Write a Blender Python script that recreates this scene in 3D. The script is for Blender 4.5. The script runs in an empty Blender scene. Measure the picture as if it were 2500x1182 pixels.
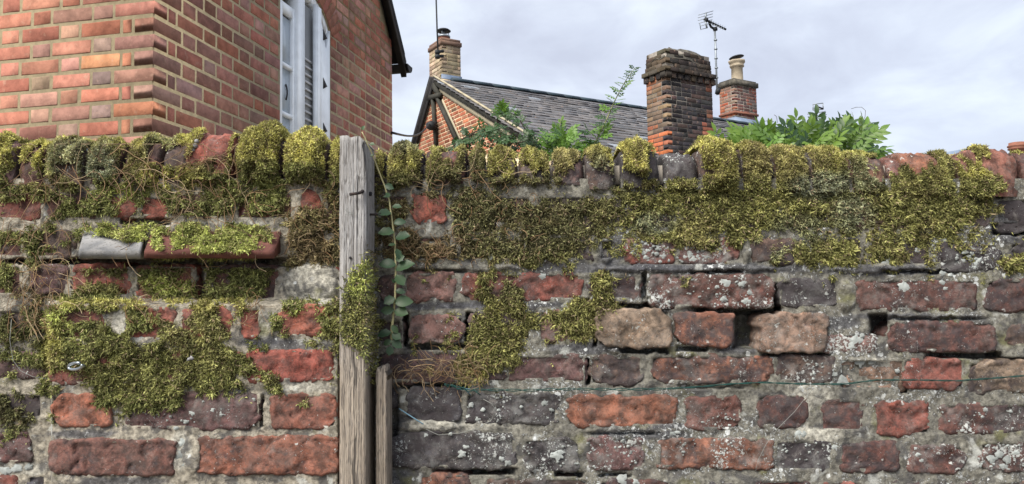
import bpy, math, random
import numpy as np
from mathutils import Vector, Matrix

random.seed(7)
rng = np.random.default_rng(7)
scene = bpy.context.scene
COL = scene.collection

# ------------------------------------------------------------------ camera
FPX, CX, CY = 1800.0, 1250.0, 591.0
EYE = np.array([0.0, 0.0, 1.55])
PITCH, ROLL = math.atan(120 / 1800.0), 0.018
cp, sp, cr, sr = math.cos(PITCH), math.sin(PITCH), math.cos(ROLL), math.sin(ROLL)
R0, F_, U0 = np.array([1.0, 0, 0]), np.array([0, cp, sp]), np.array([0, -sp, cp])
R_ = R0 * cr - U0 * sr
U_ = U0 * cr + R0 * sr
cam = bpy.data.cameras.new("camera")
cam.sensor_width = 36
cam.lens = 36 * FPX / 2500
cam.clip_start, cam.clip_end = 0.05, 1500
camo = bpy.data.objects.new("camera", cam)
COL.objects.link(camo)
M = Matrix.Identity(4)
for i in range(3):
    M[i][0], M[i][1], M[i][2], M[i][3] = R_[i], U_[i], -F_[i], EYE[i]
camo.matrix_world = M
scene.camera = camo

# ------------------------------------------------------------------ sky, sun, exposure
SUN = Vector((-0.42, -0.55, 0.72)).normalized()
world = bpy.data.worlds.new("World")
scene.world = world
world.use_nodes = True
wn = world.node_tree
wn.nodes.clear()
wo = wn.nodes.new("ShaderNodeOutputWorld")
wb = wn.nodes.new("ShaderNodeBackground")
wb.inputs[1].default_value = 0.10
sky = wn.nodes.new("ShaderNodeTexSky")
sky.sky_type = 'NISHITA'
sky.sun_disc = False
sky.sun_elevation = math.asin(SUN.z)
sky.sun_rotation = math.atan2(SUN.x, SUN.y)
tc = wn.nodes.new("ShaderNodeTexCoord")
mp = wn.nodes.new("ShaderNodeMapping")
mp.inputs['Scale'].default_value = (1.6, 1.6, 3.6)
mp.inputs['Location'].default_value = (0.35, 0.1, 0.2)
cn = wn.nodes.new("ShaderNodeTexNoise")
cn.inputs['Scale'].default_value = 3.1
cn.inputs['Detail'].default_value = 6
cn.inputs['Roughness'].default_value = 0.54
cn.inputs['Distortion'].default_value = 0.35
ramp = wn.nodes.new("ShaderNodeValToRGB")
e = ramp.color_ramp.elements
e[0].position, e[0].color = 0.36, (1.40, 1.47, 1.72, 1)
e[1].position, e[1].color = 0.66, (1.98, 2.12, 2.31, 1)
e2 = ramp.color_ramp.elements.new(0.5)
e2.color = (1.62, 1.72, 1.98, 1)
mx = wn.nodes.new("ShaderNodeMix")
mx.data_type = 'RGBA'
mx.inputs[0].default_value = 0.94
L = wn.links
L.new(tc.outputs['Generated'], mp.inputs[0])
L.new(mp.outputs[0], cn.inputs['Vector'])
L.new(cn.outputs[0], ramp.inputs[0])
L.new(sky.outputs[0], mx.inputs[6])
L.new(ramp.outputs[0], mx.inputs[7])
L.new(mx.outputs[2], wb.inputs[0])
L.new(wb.outputs[0], wo.inputs[0])

sl = bpy.data.lights.new("sun", 'SUN')
sl.energy = 1.5
sl.angle = math.radians(38)
sl.color = (1.0, 0.93, 0.82)
so = bpy.data.objects.new("sun", sl)
so.rotation_euler = SUN.to_track_quat('Z', 'Y').to_euler()
COL.objects.link(so)
vs = scene.view_settings
vs.view_transform = 'Standard'
vs.look = 'None'
vs.exposure = 2.15
vs.gamma = 1.0
vs.use_curve_mapping = False

# ------------------------------------------------------------------ photograph geometry helpers
WALL_Y = 1.35


def rays(px, py):
    px = np.asarray(px, float)
    py = np.asarray(py, float)
    return F_ + R_ * ((px - CX) / FPX)[..., None] - U_ * ((py - CY) / FPX)[..., None]


def W(px, py, prot=0.0):
    """point on the garden wall plane, prot metres towards the viewer"""
    d = rays(px, py)
    s = (WALL_Y - np.asarray(prot, float)) / d[..., 1]
    return EYE + d * s[..., None]


def at(px, py, y):
    d = rays(px, py)
    return EYE + d * (y / d[1])


def project(P):
    v = np.asarray(P, float) - EYE
    z = v @ F_
    return CX + FPX * (v @ R_) / z, CY - FPX * (v @ U_) / z


def on_plane(px, py, O, N):
    d = rays(px, py)
    return EYE + d * (np.dot(O - EYE, N) / np.dot(d, N))


def _hash(ix, iy, seed):
    h = (ix.astype(np.int64) * 374761393 + iy.astype(np.int64) * 668265263 + seed * 1442695041) & 0x7fffffff
    h = ((h ^ (h >> 13)) * 1274126177) & 0x7fffffff
    h = (h ^ (h >> 16)) & 0xffff
    return h / 65535.0


def vn(x, y, seed=0):
    x = np.asarray(x, float)
    y = np.asarray(y, float)
    x, y = np.broadcast_arrays(x, y)
    ix, iy = np.floor(x).astype(int), np.floor(y).astype(int)
    fx, fy = x - ix, y - iy
    fx = fx * fx * (3 - 2 * fx)
    fy = fy * fy * (3 - 2 * fy)
    a, b = _hash(ix, iy, seed), _hash(ix + 1, iy, seed)
    c, d = _hash(ix, iy + 1, seed), _hash(ix + 1, iy + 1, seed)
    return (a * (1 - fx) + b * fx) * (1 - fy) + (c * (1 - fx) + d * fx) * fy


def fbm(x, y, seed=0, o=4):
    t, a, s = 0, 1.0, 0
    for i in range(o):
        t = t + a * vn(np.asarray(x) * 2 ** i, np.asarray(y) * 2 ** i, seed + 17 * i)
        s += a
        a *= 0.55
    return t / s


def sstep(a, b, x):
    t = np.clip((np.asarray(x, float) - a) / (b - a), 0, 1)
    return t * t * (3 - 2 * t)


# ------------------------------------------------------------------ object helpers
def mesh_np(name, V, faces, mat=None, smooth=True, colors=None):
    """faces: list of int arrays (n,k)"""
    me = bpy.data.meshes.new(name)
    V = np.asarray(V, np.float32)
    if not isinstance(faces, list):
        faces = [faces]
    faces = [np.asarray(f, np.int32) for f in faces if len(f)]
    loops = np.concatenate([f.ravel() for f in faces])
    sizes = np.concatenate([np.full(len(f), f.shape[1], np.int32) for f in faces])
    starts = np.concatenate([[0], np.cumsum(sizes)[:-1]]).astype(np.int32)
    me.vertices.add(len(V))
    me.vertices.foreach_set('co', V.ravel())
    me.loops.add(len(loops))
    me.loops.foreach_set('vertex_index', loops)
    me.polygons.add(len(sizes))
    me.polygons.foreach_set('loop_start', starts)
    if smooth:
        me.polygons.foreach_set('use_smooth', np.ones(len(sizes), bool))
    if colors is not None:
        at_ = me.attributes.new('tint', 'FLOAT_COLOR', 'POINT')
        c = np.ones((len(V), 4), np.float32)
        c[:, :3] = colors
        at_.data.foreach_set('color', c.ravel())
    me.update(calc_edges=True)
    me.validate()
    if mat:
        me.materials.append(mat)
    return me


def obj(name, me, parent=None, **props):
    o = bpy.data.objects.new(name, me)
    COL.objects.link(o)
    if parent is not None:
        o.parent = parent
    for k, v in props.items():
        o[k] = v
    return o


def empty(name, loc, label, cat, group=None):
    o = bpy.data.objects.new(name, None)
    o.empty_display_size = 0.1
    o.location = loc
    COL.objects.link(o)
    o['label'] = label
    o['category'] = cat
    if group:
        o['group'] = group
    bpy.context.view_layer.update()
    return o


def adopt(o, parent):
    """parent a world-space mesh to a placed thing or part"""
    o.parent = parent
    o.matrix_parent_inverse = parent.matrix_world.inverted()
    return o


def part(name, me, parent, **props):
    o = bpy.data.objects.new(name, me)
    COL.objects.link(o)
    adopt(o, parent)
    for k, v in props.items():
        o[k] = v
    return o


class MB:
    """collects world-space shapes into one mesh"""

    def __init__(s):
        s.V, s.F = [], {}
        s.n = 0

    def add(s, V, F):
        V = np.asarray(V, float)
        for f in F:
            s.F.setdefault(len(f), []).append([i + s.n for i in f])
        s.V.append(V)
        s.n += len(V)

    def hexa(s, P):  # 8 points: bottom 4 ccw, top 4
        s.add(P, [(0, 3, 2, 1), (4, 5, 6, 7), (0, 1, 5, 4), (1, 2, 6, 5), (2, 3, 7, 6), (3, 0, 4, 7)])

    def box(s, c, ax, ay, az):
        c, ax, ay, az = map(lambda q: np.asarray(q, float), (c, ax, ay, az))
        P = [c - ax - ay - az, c + ax - ay - az, c + ax + ay - az, c - ax + ay - az,
             c - ax - ay + az, c + ax - ay + az, c + ax + ay + az, c - ax + ay + az]
        s.hexa(np.array(P))

    def tube(s, pts, r, sides=6, cap=True):
        pts = np.asarray(pts, float)
        n = len(pts)
        rr = np.full(n, r) if np.isscalar(r) else np.asarray(r, float)
        V = []
        T = np.gradient(pts, axis=0)
        T /= np.linalg.norm(T, axis=1)[:, None] + 1e-12
        up = np.array([0.13, 0.21, 0.97])
        if abs(T[0] @ up) > 0.9:
            up = np.array([0.9, 0.3, 0.1])
        for i in range(n):
            a = np.cross(T[i], up)
            a /= np.linalg.norm(a) + 1e-12
            b = np.cross(T[i], a)
            up = np.cross(a, T[i]) if False else up
            for k in range(sides):
                t = 2 * math.pi * k / sides
                V.append(pts[i] + rr[i] * (a * math.cos(t) + b * math.sin(t)))
        F = []
        for i in range(n - 1):
            for k in range(sides):
                k2 = (k + 1) % sides
                F.append((i * sides + k, i * sides + k2, (i + 1) * sides + k2, (i + 1) * sides + k))
        if cap:
            F.append(tuple(range(sides))[::-1])
            F.append(tuple((n - 1) * sides + k for k in range(sides)))
        s.add(V, F)

    def lathe(s, base, prof, sides=16):  # prof: list (r,z)
        V = []
        for r, z in prof:
            for k in range(sides):
                t = 2 * math.pi * k / sides
                V.append(np.asarray(base) + np.array([r * math.cos(t), r * math.sin(t), z]))
        F = []
        for i in range(len(prof) - 1):
            for k in range(sides):
                k2 = (k + 1) % sides
                F.append((i * sides + k, i * sides + k2, (i + 1) * sides + k2, (i + 1) * sides + k))
        F.append(tuple(range(sides))[::-1])
        F.append(tuple((len(prof) - 1) * sides + k for k in range(sides)))
        s.add(V, F)

    def mesh(s, name, mat, smooth=False):
        V = np.concatenate(s.V)
        return mesh_np(name, V, [np.array(f) for f in s.F.values()], mat, smooth)


# ------------------------------------------------------------------ material helpers
class G:
    def __init__(s, name):
        s.m = bpy.data.materials.new(name)
        s.m.use_nodes = True
        s.t = s.m.node_tree
        s.t.nodes.clear()
        s.out = s.t.nodes.new("ShaderNodeOutputMaterial")
        s.b = s.t.nodes.new("ShaderNodeBsdfPrincipled")
        s.t.links.new(s.b.outputs[0], s.out.inputs[0])
        s.b.inputs['Roughness'].default_value = 0.85
        s.b.inputs['Specular IOR Level'].default_value = 0.25

    def set(s, sock, v):
        if hasattr(v, 'links'):
            s.t.links.new(v, sock)
        elif isinstance(v, (tuple, list)) and len(v) == 3 and sock.type == 'RGBA':
            sock.default_value = (*v, 1)
        else:
            sock.default_value = v

    def node(s, typ, props=None, out=0, **inp):
        n = s.t.nodes.new(typ)
        for k, v in (props or {}).items():
            setattr(n, k, v)
        for k, v in inp.items():
            s.set(n.inputs[int(k[1:]) if k[0] == 'i' and k[1:].isdigit() else k], v)
        return n.outputs[out]

    def pos(s):
        return s.node("ShaderNodeNewGeometry")

    def math(s, op, a, b=0.0, c=0.0):
        return s.node("ShaderNodeMath", {'operation': op}, i0=a, i1=b, i2=c)

    def noise(s, vec, scale, detail=4, rough=0.55, dist=0.0, out=0):
        return s.node("ShaderNodeTexNoise", None, out, Vector=vec, Scale=scale, Detail=detail, Roughness=rough, Distortion=dist)

    def ramp(s, fac, lo, hi, a=0.0, b=1.0):
        return s.node("ShaderNodeMapRange", {'interpolation_type': 'SMOOTHSTEP'}, i0=fac, i1=lo, i2=hi, i3=a, i4=b)

    def mix(s, f, a, b, blend='MIX'):
        return s.node("ShaderNodeMix", {'data_type': 'RGBA', 'blend_type': blend}, 2, i0=f, i6=a, i7=b)

    def scale(s, col, v):
        n = s.t.nodes.new("ShaderNodeVectorMath")
        n.operation = 'SCALE'
        s.set(n.inputs[0], col)
        s.set(n.inputs['Scale'], v)
        return n.outputs[0]

    def vadd(s, a, b):
        return s.node("ShaderNodeVectorMath", {'operation': 'ADD'}, i0=a, i1=b)

    def vmul(s, a, b):
        return s.node("ShaderNodeVectorMath", {'operation': 'MULTIPLY'}, i0=a, i1=b)

    def bump(s, h, dist=0.002, strength=1.0, normal=None):
        n = s.t.nodes.new("ShaderNodeBump")
        n.inputs['Distance'].default_value = dist
        n.inputs['Strength'].default_value = strength
        s.t.links.new(h, n.inputs['Height'])
        if normal is not None:
            s.t.links.new(normal, n.inputs['Normal'])
        return n.outputs[0]

    def done(s, col, rough=None, normal=None, **kw):
        s.set(s.b.inputs['Base Color'], col)
        if rough is not None:
            s.set(s.b.inputs['Roughness'], rough)
        if normal is not None:
            s.t.links.new(normal, s.b.inputs['Normal'])
        for k, v in kw.items():
            s.set(s.b.inputs[k.replace('_', ' ')], v)
        return s.m

    def objinfo(s):
        n = s.t.nodes.new("ShaderNodeObjectInfo")
        return n.outputs['Color'], n.outputs['Alpha'], n.outputs['Random']

    def attr(s, name, typ='GEOMETRY', out=0):
        n = s.t.nodes.new("ShaderNodeAttribute")
        n.attribute_type = typ
        n.attribute_name = name
        return n.outputs[out]


def specks(g, P, scale, amount, rnd=0.5, size=0.36):
    """white crusty lichen dots: 0..1"""
    v = g.t.nodes.new("ShaderNodeTexVoronoi")
    g.set(v.inputs['Vector'], P)
    v.inputs['Scale'].default_value = scale
    sepn = g.t.nodes.new("ShaderNodeSeparateColor")
    g.t.links.new(v.outputs['Color'], sepn.inputs[0])
    keep = g.ramp(g.math('SUBTRACT', g.math('ADD', sepn.outputs[0], amount), 1.0), 0.0, 0.05)
    rad = g.math('MULTIPLY', g.math('ADD', sepn.outputs[1], 0.25), size)
    dot = g.ramp(g.math('SUBTRACT', rad, v.outputs['Distance']), 0.0, 0.08)
    return g.math('MULTIPLY', keep, dot)


def mat_old_brick():
    g = G("weathered_brick")
    base, soot, rnd = g.objinfo()
    lich = g.attr('lichen', 'OBJECT', 2)
    P0 = g.pos()
    off = g.node("ShaderNodeCombineXYZ", None, 0, X=g.math('MULTIPLY', rnd, 37.0), Y=g.math('MULTIPLY', rnd, 91.0), Z=0.0)
    P = g.vadd(P0, off)
    n1 = g.noise(P, 22, 6, 0.62)
    n2 = g.noise(P, 70, 5, 0.65, 0.6)
    n3 = g.noise(P, 300, 4, 0.7)
    n4 = g.noise(P, 11, 4, 0.6, 0.4)
    col = g.scale(base, g.ramp(n1, 0.25, 0.75, 0.62, 1.38))
    col = g.mix(g.math('MULTIPLY', g.ramp(n2, 0.50, 0.66), 0.55), col, g.vmul(col, (1.45, 1.15, 0.95)))
    col = g.mix(g.math('MULTIPLY', g.ramp(n3, 0.55, 0.72), 0.5), col, (0.29, 0.225, 0.19))
    col = g.mix(g.math('MULTIPLY', g.ramp(n3, 0.45, 0.32), 0.65), col, (0.045, 0.036, 0.034))
    nm = g.noise(P, 48, 8, 0.68, 0.5)
    col = g.scale(col, g.ramp(nm, 0.36, 0.64, 0.36, 1.28))
    col = g.mix(g.ramp(g.noise(g.vadd(P, (2, 8, 5)), 30, 7, 0.7, 0.4), 0.35, 0.75, 0.03, 0.36), col, (0.150, 0.130, 0.120))
    hs = g.t.nodes.new('ShaderNodeHueSaturation')
    hs.inputs['Saturation'].default_value = 0.95
    hs.inputs['Value'].default_value = 0.86
    g.t.links.new(col, hs.inputs['Color'])
    col = hs.outputs[0]
    # black crust, in patches by the soot amount
    sm = g.ramp(g.math('ADD', g.math('ADD', g.math('MULTIPLY', n4, 0.6), g.math('MULTIPLY', n2, 0.5)), g.math('MULTIPLY', soot, 0.60)), 0.70, 0.86)
    col = g.mix(g.math('MULTIPLY', sm, 0.86), col, (0.042, 0.036, 0.040))
    # pits
    v = g.t.nodes.new("ShaderNodeTexVoronoi")
    g.set(v.inputs['Vector'], P)
    v.inputs['Scale'].default_value = 95
    pits = g.math('MULTIPLY', g.ramp(v.outputs['Distance'], 0.28, 0.10), g.ramp(g.noise(P, 38, 3), 0.58, 0.68))
    col = g.mix(g.math('MULTIPLY', pits, 0.8), col, (0.035, 0.028, 0.026))
    # dusty efflorescence
    dm = g.math('MULTIPLY', g.ramp(g.noise(P, 35, 5, 0.7, 0.3), 0.55, 0.72), g.math('ADD', 0.12, g.math('MULTIPLY', lich, 0.35)))
    col = g.mix(dm, col, (0.36, 0.34, 0.32))
    zone = g.ramp(g.noise(P, 15, 4, 0.65), 0.40, 0.66)
    amt = g.math('MULTIPLY', lich, g.math('ADD', 0.05, zone))
    Pw = g.vadd(P, g.scale(g.noise(P, 160, 3, 0.6, 0, 1), 0.012))
    crust = g.ramp(g.math('ADD', g.noise(g.vadd(P, (4, 4, 4)), 210, 7, 0.72, 0.3), g.math('MULTIPLY', amt, 0.19)), 0.645, 0.69)
    rings = g.ramp(g.math('ADD', g.noise(g.vadd(P, (1, 6, 4)), 55, 8, 0.72, 0.3), g.math('MULTIPLY', amt, 0.09)), 0.70, 0.73)
    s1 = specks(g, Pw, 105, g.math('MULTIPLY', amt, 0.32), size=.42)
    white = g.math('MAXIMUM', g.math('MAXIMUM', s1, crust), rings)
    film = g.math('MULTIPLY', g.ramp(g.noise(g.vadd(P, (7, 1, 2)), 24, 7, 0.72, 0.4), 0.46, 0.70), g.math('MULTIPLY', lich, 0.62))
    col = g.mix(film, col, (0.24, 0.245, 0.24))
    col = g.mix(g.math('MULTIPLY', white, 0.80), col, (0.52, 0.55, 0.54))
    hgt = g.math('ADD', g.math('MULTIPLY', n2, 0.2), g.math('ADD', g.math('MULTIPLY', n3, 0.7), g.math('MULTIPLY', pits, -0.8)))
    hgt = g.math('ADD', hgt, g.math('MULTIPLY', white, 0.25))
    return g.done(col, 0.92, g.bump(g.math('ADD', hgt, g.math('MULTIPLY', nm, 0.15)), 0.0026, 1.0))


def mat_mortar():
    g = G("lime_mortar")
    tint = g.attr('tint')
    P = g.pos()
    n1 = g.noise(P, 26, 6, 0.65, 0.4)
    n2 = g.noise(P, 120, 4, 0.7)
    n3 = g.noise(P, 480, 3, 0.7)
    col = g.scale(tint, g.ramp(n2, 0.32, 0.68, 0.5, 1.45))
    col = g.mix(g.math('MULTIPLY', g.ramp(n1, 0.49, 0.62), 0.80), col, (0.070, 0.070, 0.074))
    pale = g.ramp(g.noise(g.vadd(P, (3.1, 0, 1.7)), 17, 5, 0.6, 0.5), 0.60, 0.68)
    col = g.mix(g.math('MULTIPLY', pale, 0.7), col, (0.50, 0.52, 0.50))
    col = g.mix(g.math('MULTIPLY', g.ramp(g.noise(g.vadd(P, (9, 0, 4)), 13, 4), 0.60, 0.72), 0.5), col, (0.20, 0.20, 0.07))
    col = g.mix(g.math('MULTIPLY', g.ramp(n3, 0.54, 0.68), 0.6), col, (0.045, 0.04, 0.036))
    zone = g.ramp(g.noise(P, 9, 3, 0.6), 0.40, 0.64)
    sx = g.t.nodes.new("ShaderNodeSeparateXYZ")
    g.t.links.new(P, sx.inputs[0])
    right = g.ramp(sx.outputs[0], -0.35, 0.1, 0.35, 1.0)
    amt = g.math('MULTIPLY', g.math('ADD', 0.12, g.math('MULTIPLY', zone, 0.55)), right)
    Pw = g.vadd(P, g.scale(g.noise(P, 150, 3, 0.6, 0, 1), 0.012))
    crust = g.ramp(g.math('ADD', g.noise(g.vadd(P, (4, 4, 4)), 190, 7, 0.72, 0.3), g.math('MULTIPLY', amt, 0.19)), 0.645, 0.70)
    rings = g.ramp(g.math('ADD', g.noise(g.vadd(P, (1, 6, 4)), 48, 8, 0.72, 0.3), g.math('MULTIPLY', amt, 0.11)), 0.69, 0.72)
    w = g.math('MAXIMUM', g.math('MAXIMUM', crust, rings), specks(g, Pw, 95, g.math('MULTIPLY', amt, 0.25), size=.42))
    col = g.mix(g.math('MULTIPLY', w, 0.88), col, (0.60, 0.63, 0.64))
    h = g.math('ADD', g.math('MULTIPLY', n2, 0.6), g.math('ADD', g.math('MULTIPLY', n3, 0.5), g.math('MULTIPLY', w, 0.3)))
    return g.done(col, 0.95, g.bump(h, 0.004, 1.0))


def mat_tint(name, rough=0.8, var=0.25, bumpd=0.0, scale=60, trans=0.0):
    """colour from the vertex attribute"""
    g = G(name)
    c = g.attr('tint')
    P = g.pos()
    n = g.noise(P, scale, 3)
    col = g.scale(c, g.ramp(n, 0.25, 0.75, 1 - var, 1 + var))
    m = g.done(col, rough, g.bump(n, bumpd) if bumpd else None)
    if trans:
        tr = g.t.nodes.new("ShaderNodeBsdfTranslucent")
        g.set(tr.inputs[0], col)
        ms = g.t.nodes.new("ShaderNodeMixShader")
        ms.inputs[0].default_value = trans
        g.t.links.new(g.b.outputs[0], ms.inputs[1])
        g.t.links.new(tr.outputs[0], ms.inputs[2])
        g.t.links.new(ms.outputs[0], g.out.inputs[0])
    return m


def mat_plain_brick(name, geo=False, rough=0.88, blotch=0.35, bumpd=0.0025, s=1.0, quoin=None):
    g = G(name)
    if geo:
        base = g.attr('tint')
        rnd = 0.3
        P = g.pos()
    else:
        base, al, rnd = g.objinfo()
        off = g.node("ShaderNodeCombineXYZ", None, 0, X=g.math('MULTIPLY', rnd, 37.0), Y=g.math('MULTIPLY', rnd, 91.0), Z=0.0)
        P = g.vadd(g.pos(), off)
    n1 = g.noise(P, 14 * s, 5, 0.62, 0.3)
    n2 = g.noise(P, 60 * s, 4, 0.65)
    n3 = g.noise(P, 190 * s, 3, 0.7)
    col = g.scale(base, g.ramp(n1, 0.25, 0.75, 0.72, 1.28))
    col = g.mix(g.math('MULTIPLY', g.ramp(n2, 0.52, 0.70), blotch), col, g.vmul(col, (0.45, 0.42, 0.5)))
    col = g.mix(g.math('MULTIPLY', g.ramp(g.noise(g.vadd(P, (7, 3, 1)), 30 * s, 4, 0.65), 0.56, 0.72), 0.4), col, (0.40, 0.27, 0.20))
    col = g.mix(g.math('MULTIPLY', g.ramp(n3, 0.60, 0.74), 0.5), col, (0.05, 0.035, 0.03))
    if quoin:
        dv = g.node("ShaderNodeVectorMath", {'operation': 'SUBTRACT'}, i0=g.vmul(g.pos(), (1, 1, 0)), i1=(float(quoin[0]), float(quoin[1]), 0.0))
        ln = g.t.nodes.new("ShaderNodeVectorMath")
        ln.operation = 'LENGTH'
        g.t.links.new(dv, ln.inputs[0])
        qn = g.noise(g.vmul(g.pos(), (1, 1, .35)), 22, 5, 0.65)
        qd = g.math('ADD', ln.outputs['Value'], g.math('MULTIPLY', g.math('SUBTRACT', qn, 0.5), 0.10))
        col = g.mix(g.math('MULTIPLY', g.ramp(qd, 0.030, 0.004), 0.45), col, (0.36, 0.33, 0.34))
    drift = g.noise(g.pos(), 1.7 * s, 4, 0.6)
    col = g.scale(col, g.ramp(drift, 0.3, 0.7, 0.82, 1.14))
    g.b.inputs['Specular IOR Level'].default_value = 0.12
    h = g.math('ADD', n2, g.math('MULTIPLY', n3, 0.6))
    return g.done(col, rough, g.bump(h, bumpd, 0.9))


def mat_mix(name, a, b, scale=30, rough=0.85, bumpd=0.002, detail=5, metallic=0.0, c=None):
    g = G(name)
    P = g.pos()
    n = g.noise(P, scale, detail, 0.62, 0.3)
    n2 = g.noise(P, scale * 7, 3, 0.7)
    col = g.mix(g.ramp(n, 0.35, 0.65), a, b)
    if c:
        col = g.mix(g.ramp(n2, 0.55, 0.7), col, c)
    return g.done(col, rough, g.bump(g.math('ADD', n, g.math('MULTIPLY', n2, 0.5)), bumpd), Metallic=metallic)


def mat_timber():
    g = G("weathered_timber")
    P = g.pos()
    wob = g.noise(P, 9, 3, 0.5, 0, 1)
    Pv = g.vmul(P, (1.0, 1.0, 0.028))
    Pd = g.vadd(Pv, g.scale(wob, 0.018))
    grain = g.noise(Pd, 400, 4, 0.6)
    fine = g.noise(g.vmul(P, (1, 1, 0.05)), 700, 3, 0.6)
    big = g.noise(g.vmul(P, (1, 1, 0.35)), 22, 4, 0.6)
    sx = g.t.nodes.new("ShaderNodeSeparateXYZ")
    g.t.links.new(P, sx.inputs[0])
    brown = g.ramp(sx.outputs[2], 1.66, 1.36)     # the sheltered foot keeps its brown, the top has silvered
    silver = g.mix(g.ramp(big, 0.3, 0.7), (0.37, 0.37, 0.375), (0.27, 0.265, 0.265))
    tan = g.mix(g.ramp(big, 0.3, 0.7), (0.34, 0.295, 0.245), (0.25, 0.212, 0.172))
    col = g.mix(brown, silver, tan)
    col = g.mix(g.math('MULTIPLY', g.ramp(grain, 0.52, 0.38), 0.80), col, (0.085, 0.075, 0.07))
    col = g.mix(g.math('MULTIPLY', g.ramp(fine, 0.56, 0.70), 0.30), col, (0.48, 0.46, 0.44))
    crack = g.ramp(g.noise(g.vmul(Pd, (1, 1, .6)), 95, 2, 0.5), 0.37, 0.30)
    col = g.mix(g.math('MULTIPLY', crack, 0.75), col, (0.05, 0.045, 0.042))
    h = g.math('SUBTRACT', g.math('ADD', grain, g.math('MULTIPLY', fine, 0.3)), g.math('MULTIPLY', crack, 0.8))
    return g.done(col, 0.88, g.bump(h, 0.004, 0.9))


def mat_leaf(name, a, b, rough=0.45):
    g = G(name)
    _, _, rnd = g.objinfo()
    P = g.pos()
    n = g.noise(P, 60, 3)
    col = g.mix(g.math('ADD', g.math('MULTIPLY', rnd, 0.7), g.math('MULTIPLY', n, 0.3)), a, b)
    g.done(col, rough)
    g.b.inputs['Specular IOR Level'].default_value = 0.4
    tr = g.t.nodes.new("ShaderNodeBsdfTranslucent")
    g.set(tr.inputs[0], g.vmul(col, (1.6, 1.5, 0.7)))
    ms = g.t.nodes.new("ShaderNodeMixShader")
    ms.inputs[0].default_value = 0.3
    g.t.links.new(g.b.outputs[0], ms.inputs[1])
    g.t.links.new(tr.outputs[0], ms.inputs[2])
    g.t.links.new(ms.outputs[0], g.out.inputs[0])
    return g.m


def mat_plain(name, col, rough=0.6, metallic=0.0, var=0.06):
    g = G(name)
    n = g.noise(g.pos(), 12, 3)
    return g.done(g.scale(tuple(col), g.ramp(n, 0.3, 0.7, 1 - var, 1 + var)), rough, Metallic=metallic)


def mat_glass():
    g = G("window_glass")
    g.done((0.42, 0.49, 0.56), 0.05)
    g.b.inputs['Specular IOR Level'].default_value = 1.0
    return g.m


M_OLD = mat_old_brick()
M_MORT = mat_mortar()
M_MOSS = mat_tint("moss", 0.85, 0.3, 0, 90, 0.18)
M_STEM = mat_tint("dead_stems", 0.85, 0.2)
HCQ = at(373, 200, 3.6)
M_HB = mat_plain_brick("house_brick", blotch=0.25)
M_HBG = mat_plain_brick("house_brick_far", True)
M_FB = mat_plain_brick("far_brick", False, 0.9, 0.3, 0.004, 0.5)
M_FBG = mat_plain_brick("far_brick_joined", True, 0.9, 0.3, 0.004, 0.5)
M_HM = mat_mix("sandy_mortar", (0.345, 0.285, 0.18), (0.265, 0.22, 0.14), 24, 0.95, 0.003, c=(0.25, 0.225, 0.15))
M_CM = mat_mix("cream_mortar", (0.62, 0.50, 0.34), (0.50, 0.40, 0.27), 6, 0.95, 0.003)
M_GM = mat_mix("grey_mortar", (0.33, 0.30, 0.26), (0.18, 0.165, 0.15), 9, 0.95, 0.003)
M_SM = mat_mix('sooty_mortar', (0.17, 0.16, 0.145), (0.09, 0.085, 0.08), 5, 0.95, 0.003)
M_TIMB = mat_timber()
M_WHITE = mat_plain("white_paint", (0.86, 0.91, 0.95), 0.45)
M_GLASS = mat_glass()
M_DARK = mat_plain("dark_interior", (0.03, 0.03, 0.035), 0.8)
M_GREYD = mat_plain("grey_shade", (0.26, 0.27, 0.28), 0.8)
M_BLIND = mat_plain("blind_slat", (0.55, 0.56, 0.58), 0.6)
M_BLACK = mat_mix("black_painted_board", (0.012, 0.012, 0.014), (0.022, 0.021, 0.023), 8, 0.7)
M_LEAD = mat_mix("lead_sheet", (0.14, 0.19, 0.28), (0.20, 0.25, 0.34), 6, 0.55, 0.002)
M_STEEL = mat_plain("galvanised_steel", (0.24, 0.27, 0.30), 0.45, 0.6)
M_RUST = mat_mix("rusted_iron", (0.05, 0.035, 0.03), (0.02, 0.018, 0.02), 200, 0.8, 0.001)
M_IRON = mat_plain("dark_iron", (0.025, 0.028, 0.032), 0.6, 0.3)
M_ZINC = mat_plain("bright_zinc", (0.42, 0.47, 0.52), 0.3, 0.9)
M_WIRE = mat_plain("green_plastic_wire", (0.012, 0.052, 0.047), 0.4)
M_THREAD = mat_plain("pale_thread", (0.22, 0.23, 0.22), 0.6)
M_BLUE = mat_plain("blue_twine", (0.18, 0.32, 0.42), 0.6)
M_CAPB = mat_mix('brown_cap_brick', (0.19, 0.115, 0.085), (0.14, 0.095, 0.075), 9, 0.9)
M_POT = mat_mix("buff_clay_pot", (0.42, 0.36, 0.27), (0.32, 0.27, 0.2), 8, 0.8)
M_TERRA = mat_mix("terracotta", (0.25, 0.105, 0.07), (0.19, 0.09, 0.065), 12, 0.8)
M_STONE = mat_mix("cement_flaunching", (0.13, 0.12, 0.10), (0.055, 0.053, 0.047), 7, 0.95, 0.01)
M_TILEG = mat_mix("grey_tile", (0.27, 0.27, 0.275), (0.17, 0.175, 0.185), 32, 0.9, 0.0008, c=(0.12, 0.12, 0.11))
M_TILER = mat_mix("red_tile", (0.17, 0.072, 0.060), (0.12, 0.052, 0.046), 40, 0.9, 0.001, c=(0.085, 0.045, 0.04))
M_VERGE = mat_mix("verge_board", (0.030, 0.030, 0.026), (0.050, 0.049, 0.041), 5, 0.85)
M_CREAM = mat_mix("cream_fillet", (0.44, 0.39, 0.28), (0.33, 0.30, 0.22), 5, 0.9)
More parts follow.
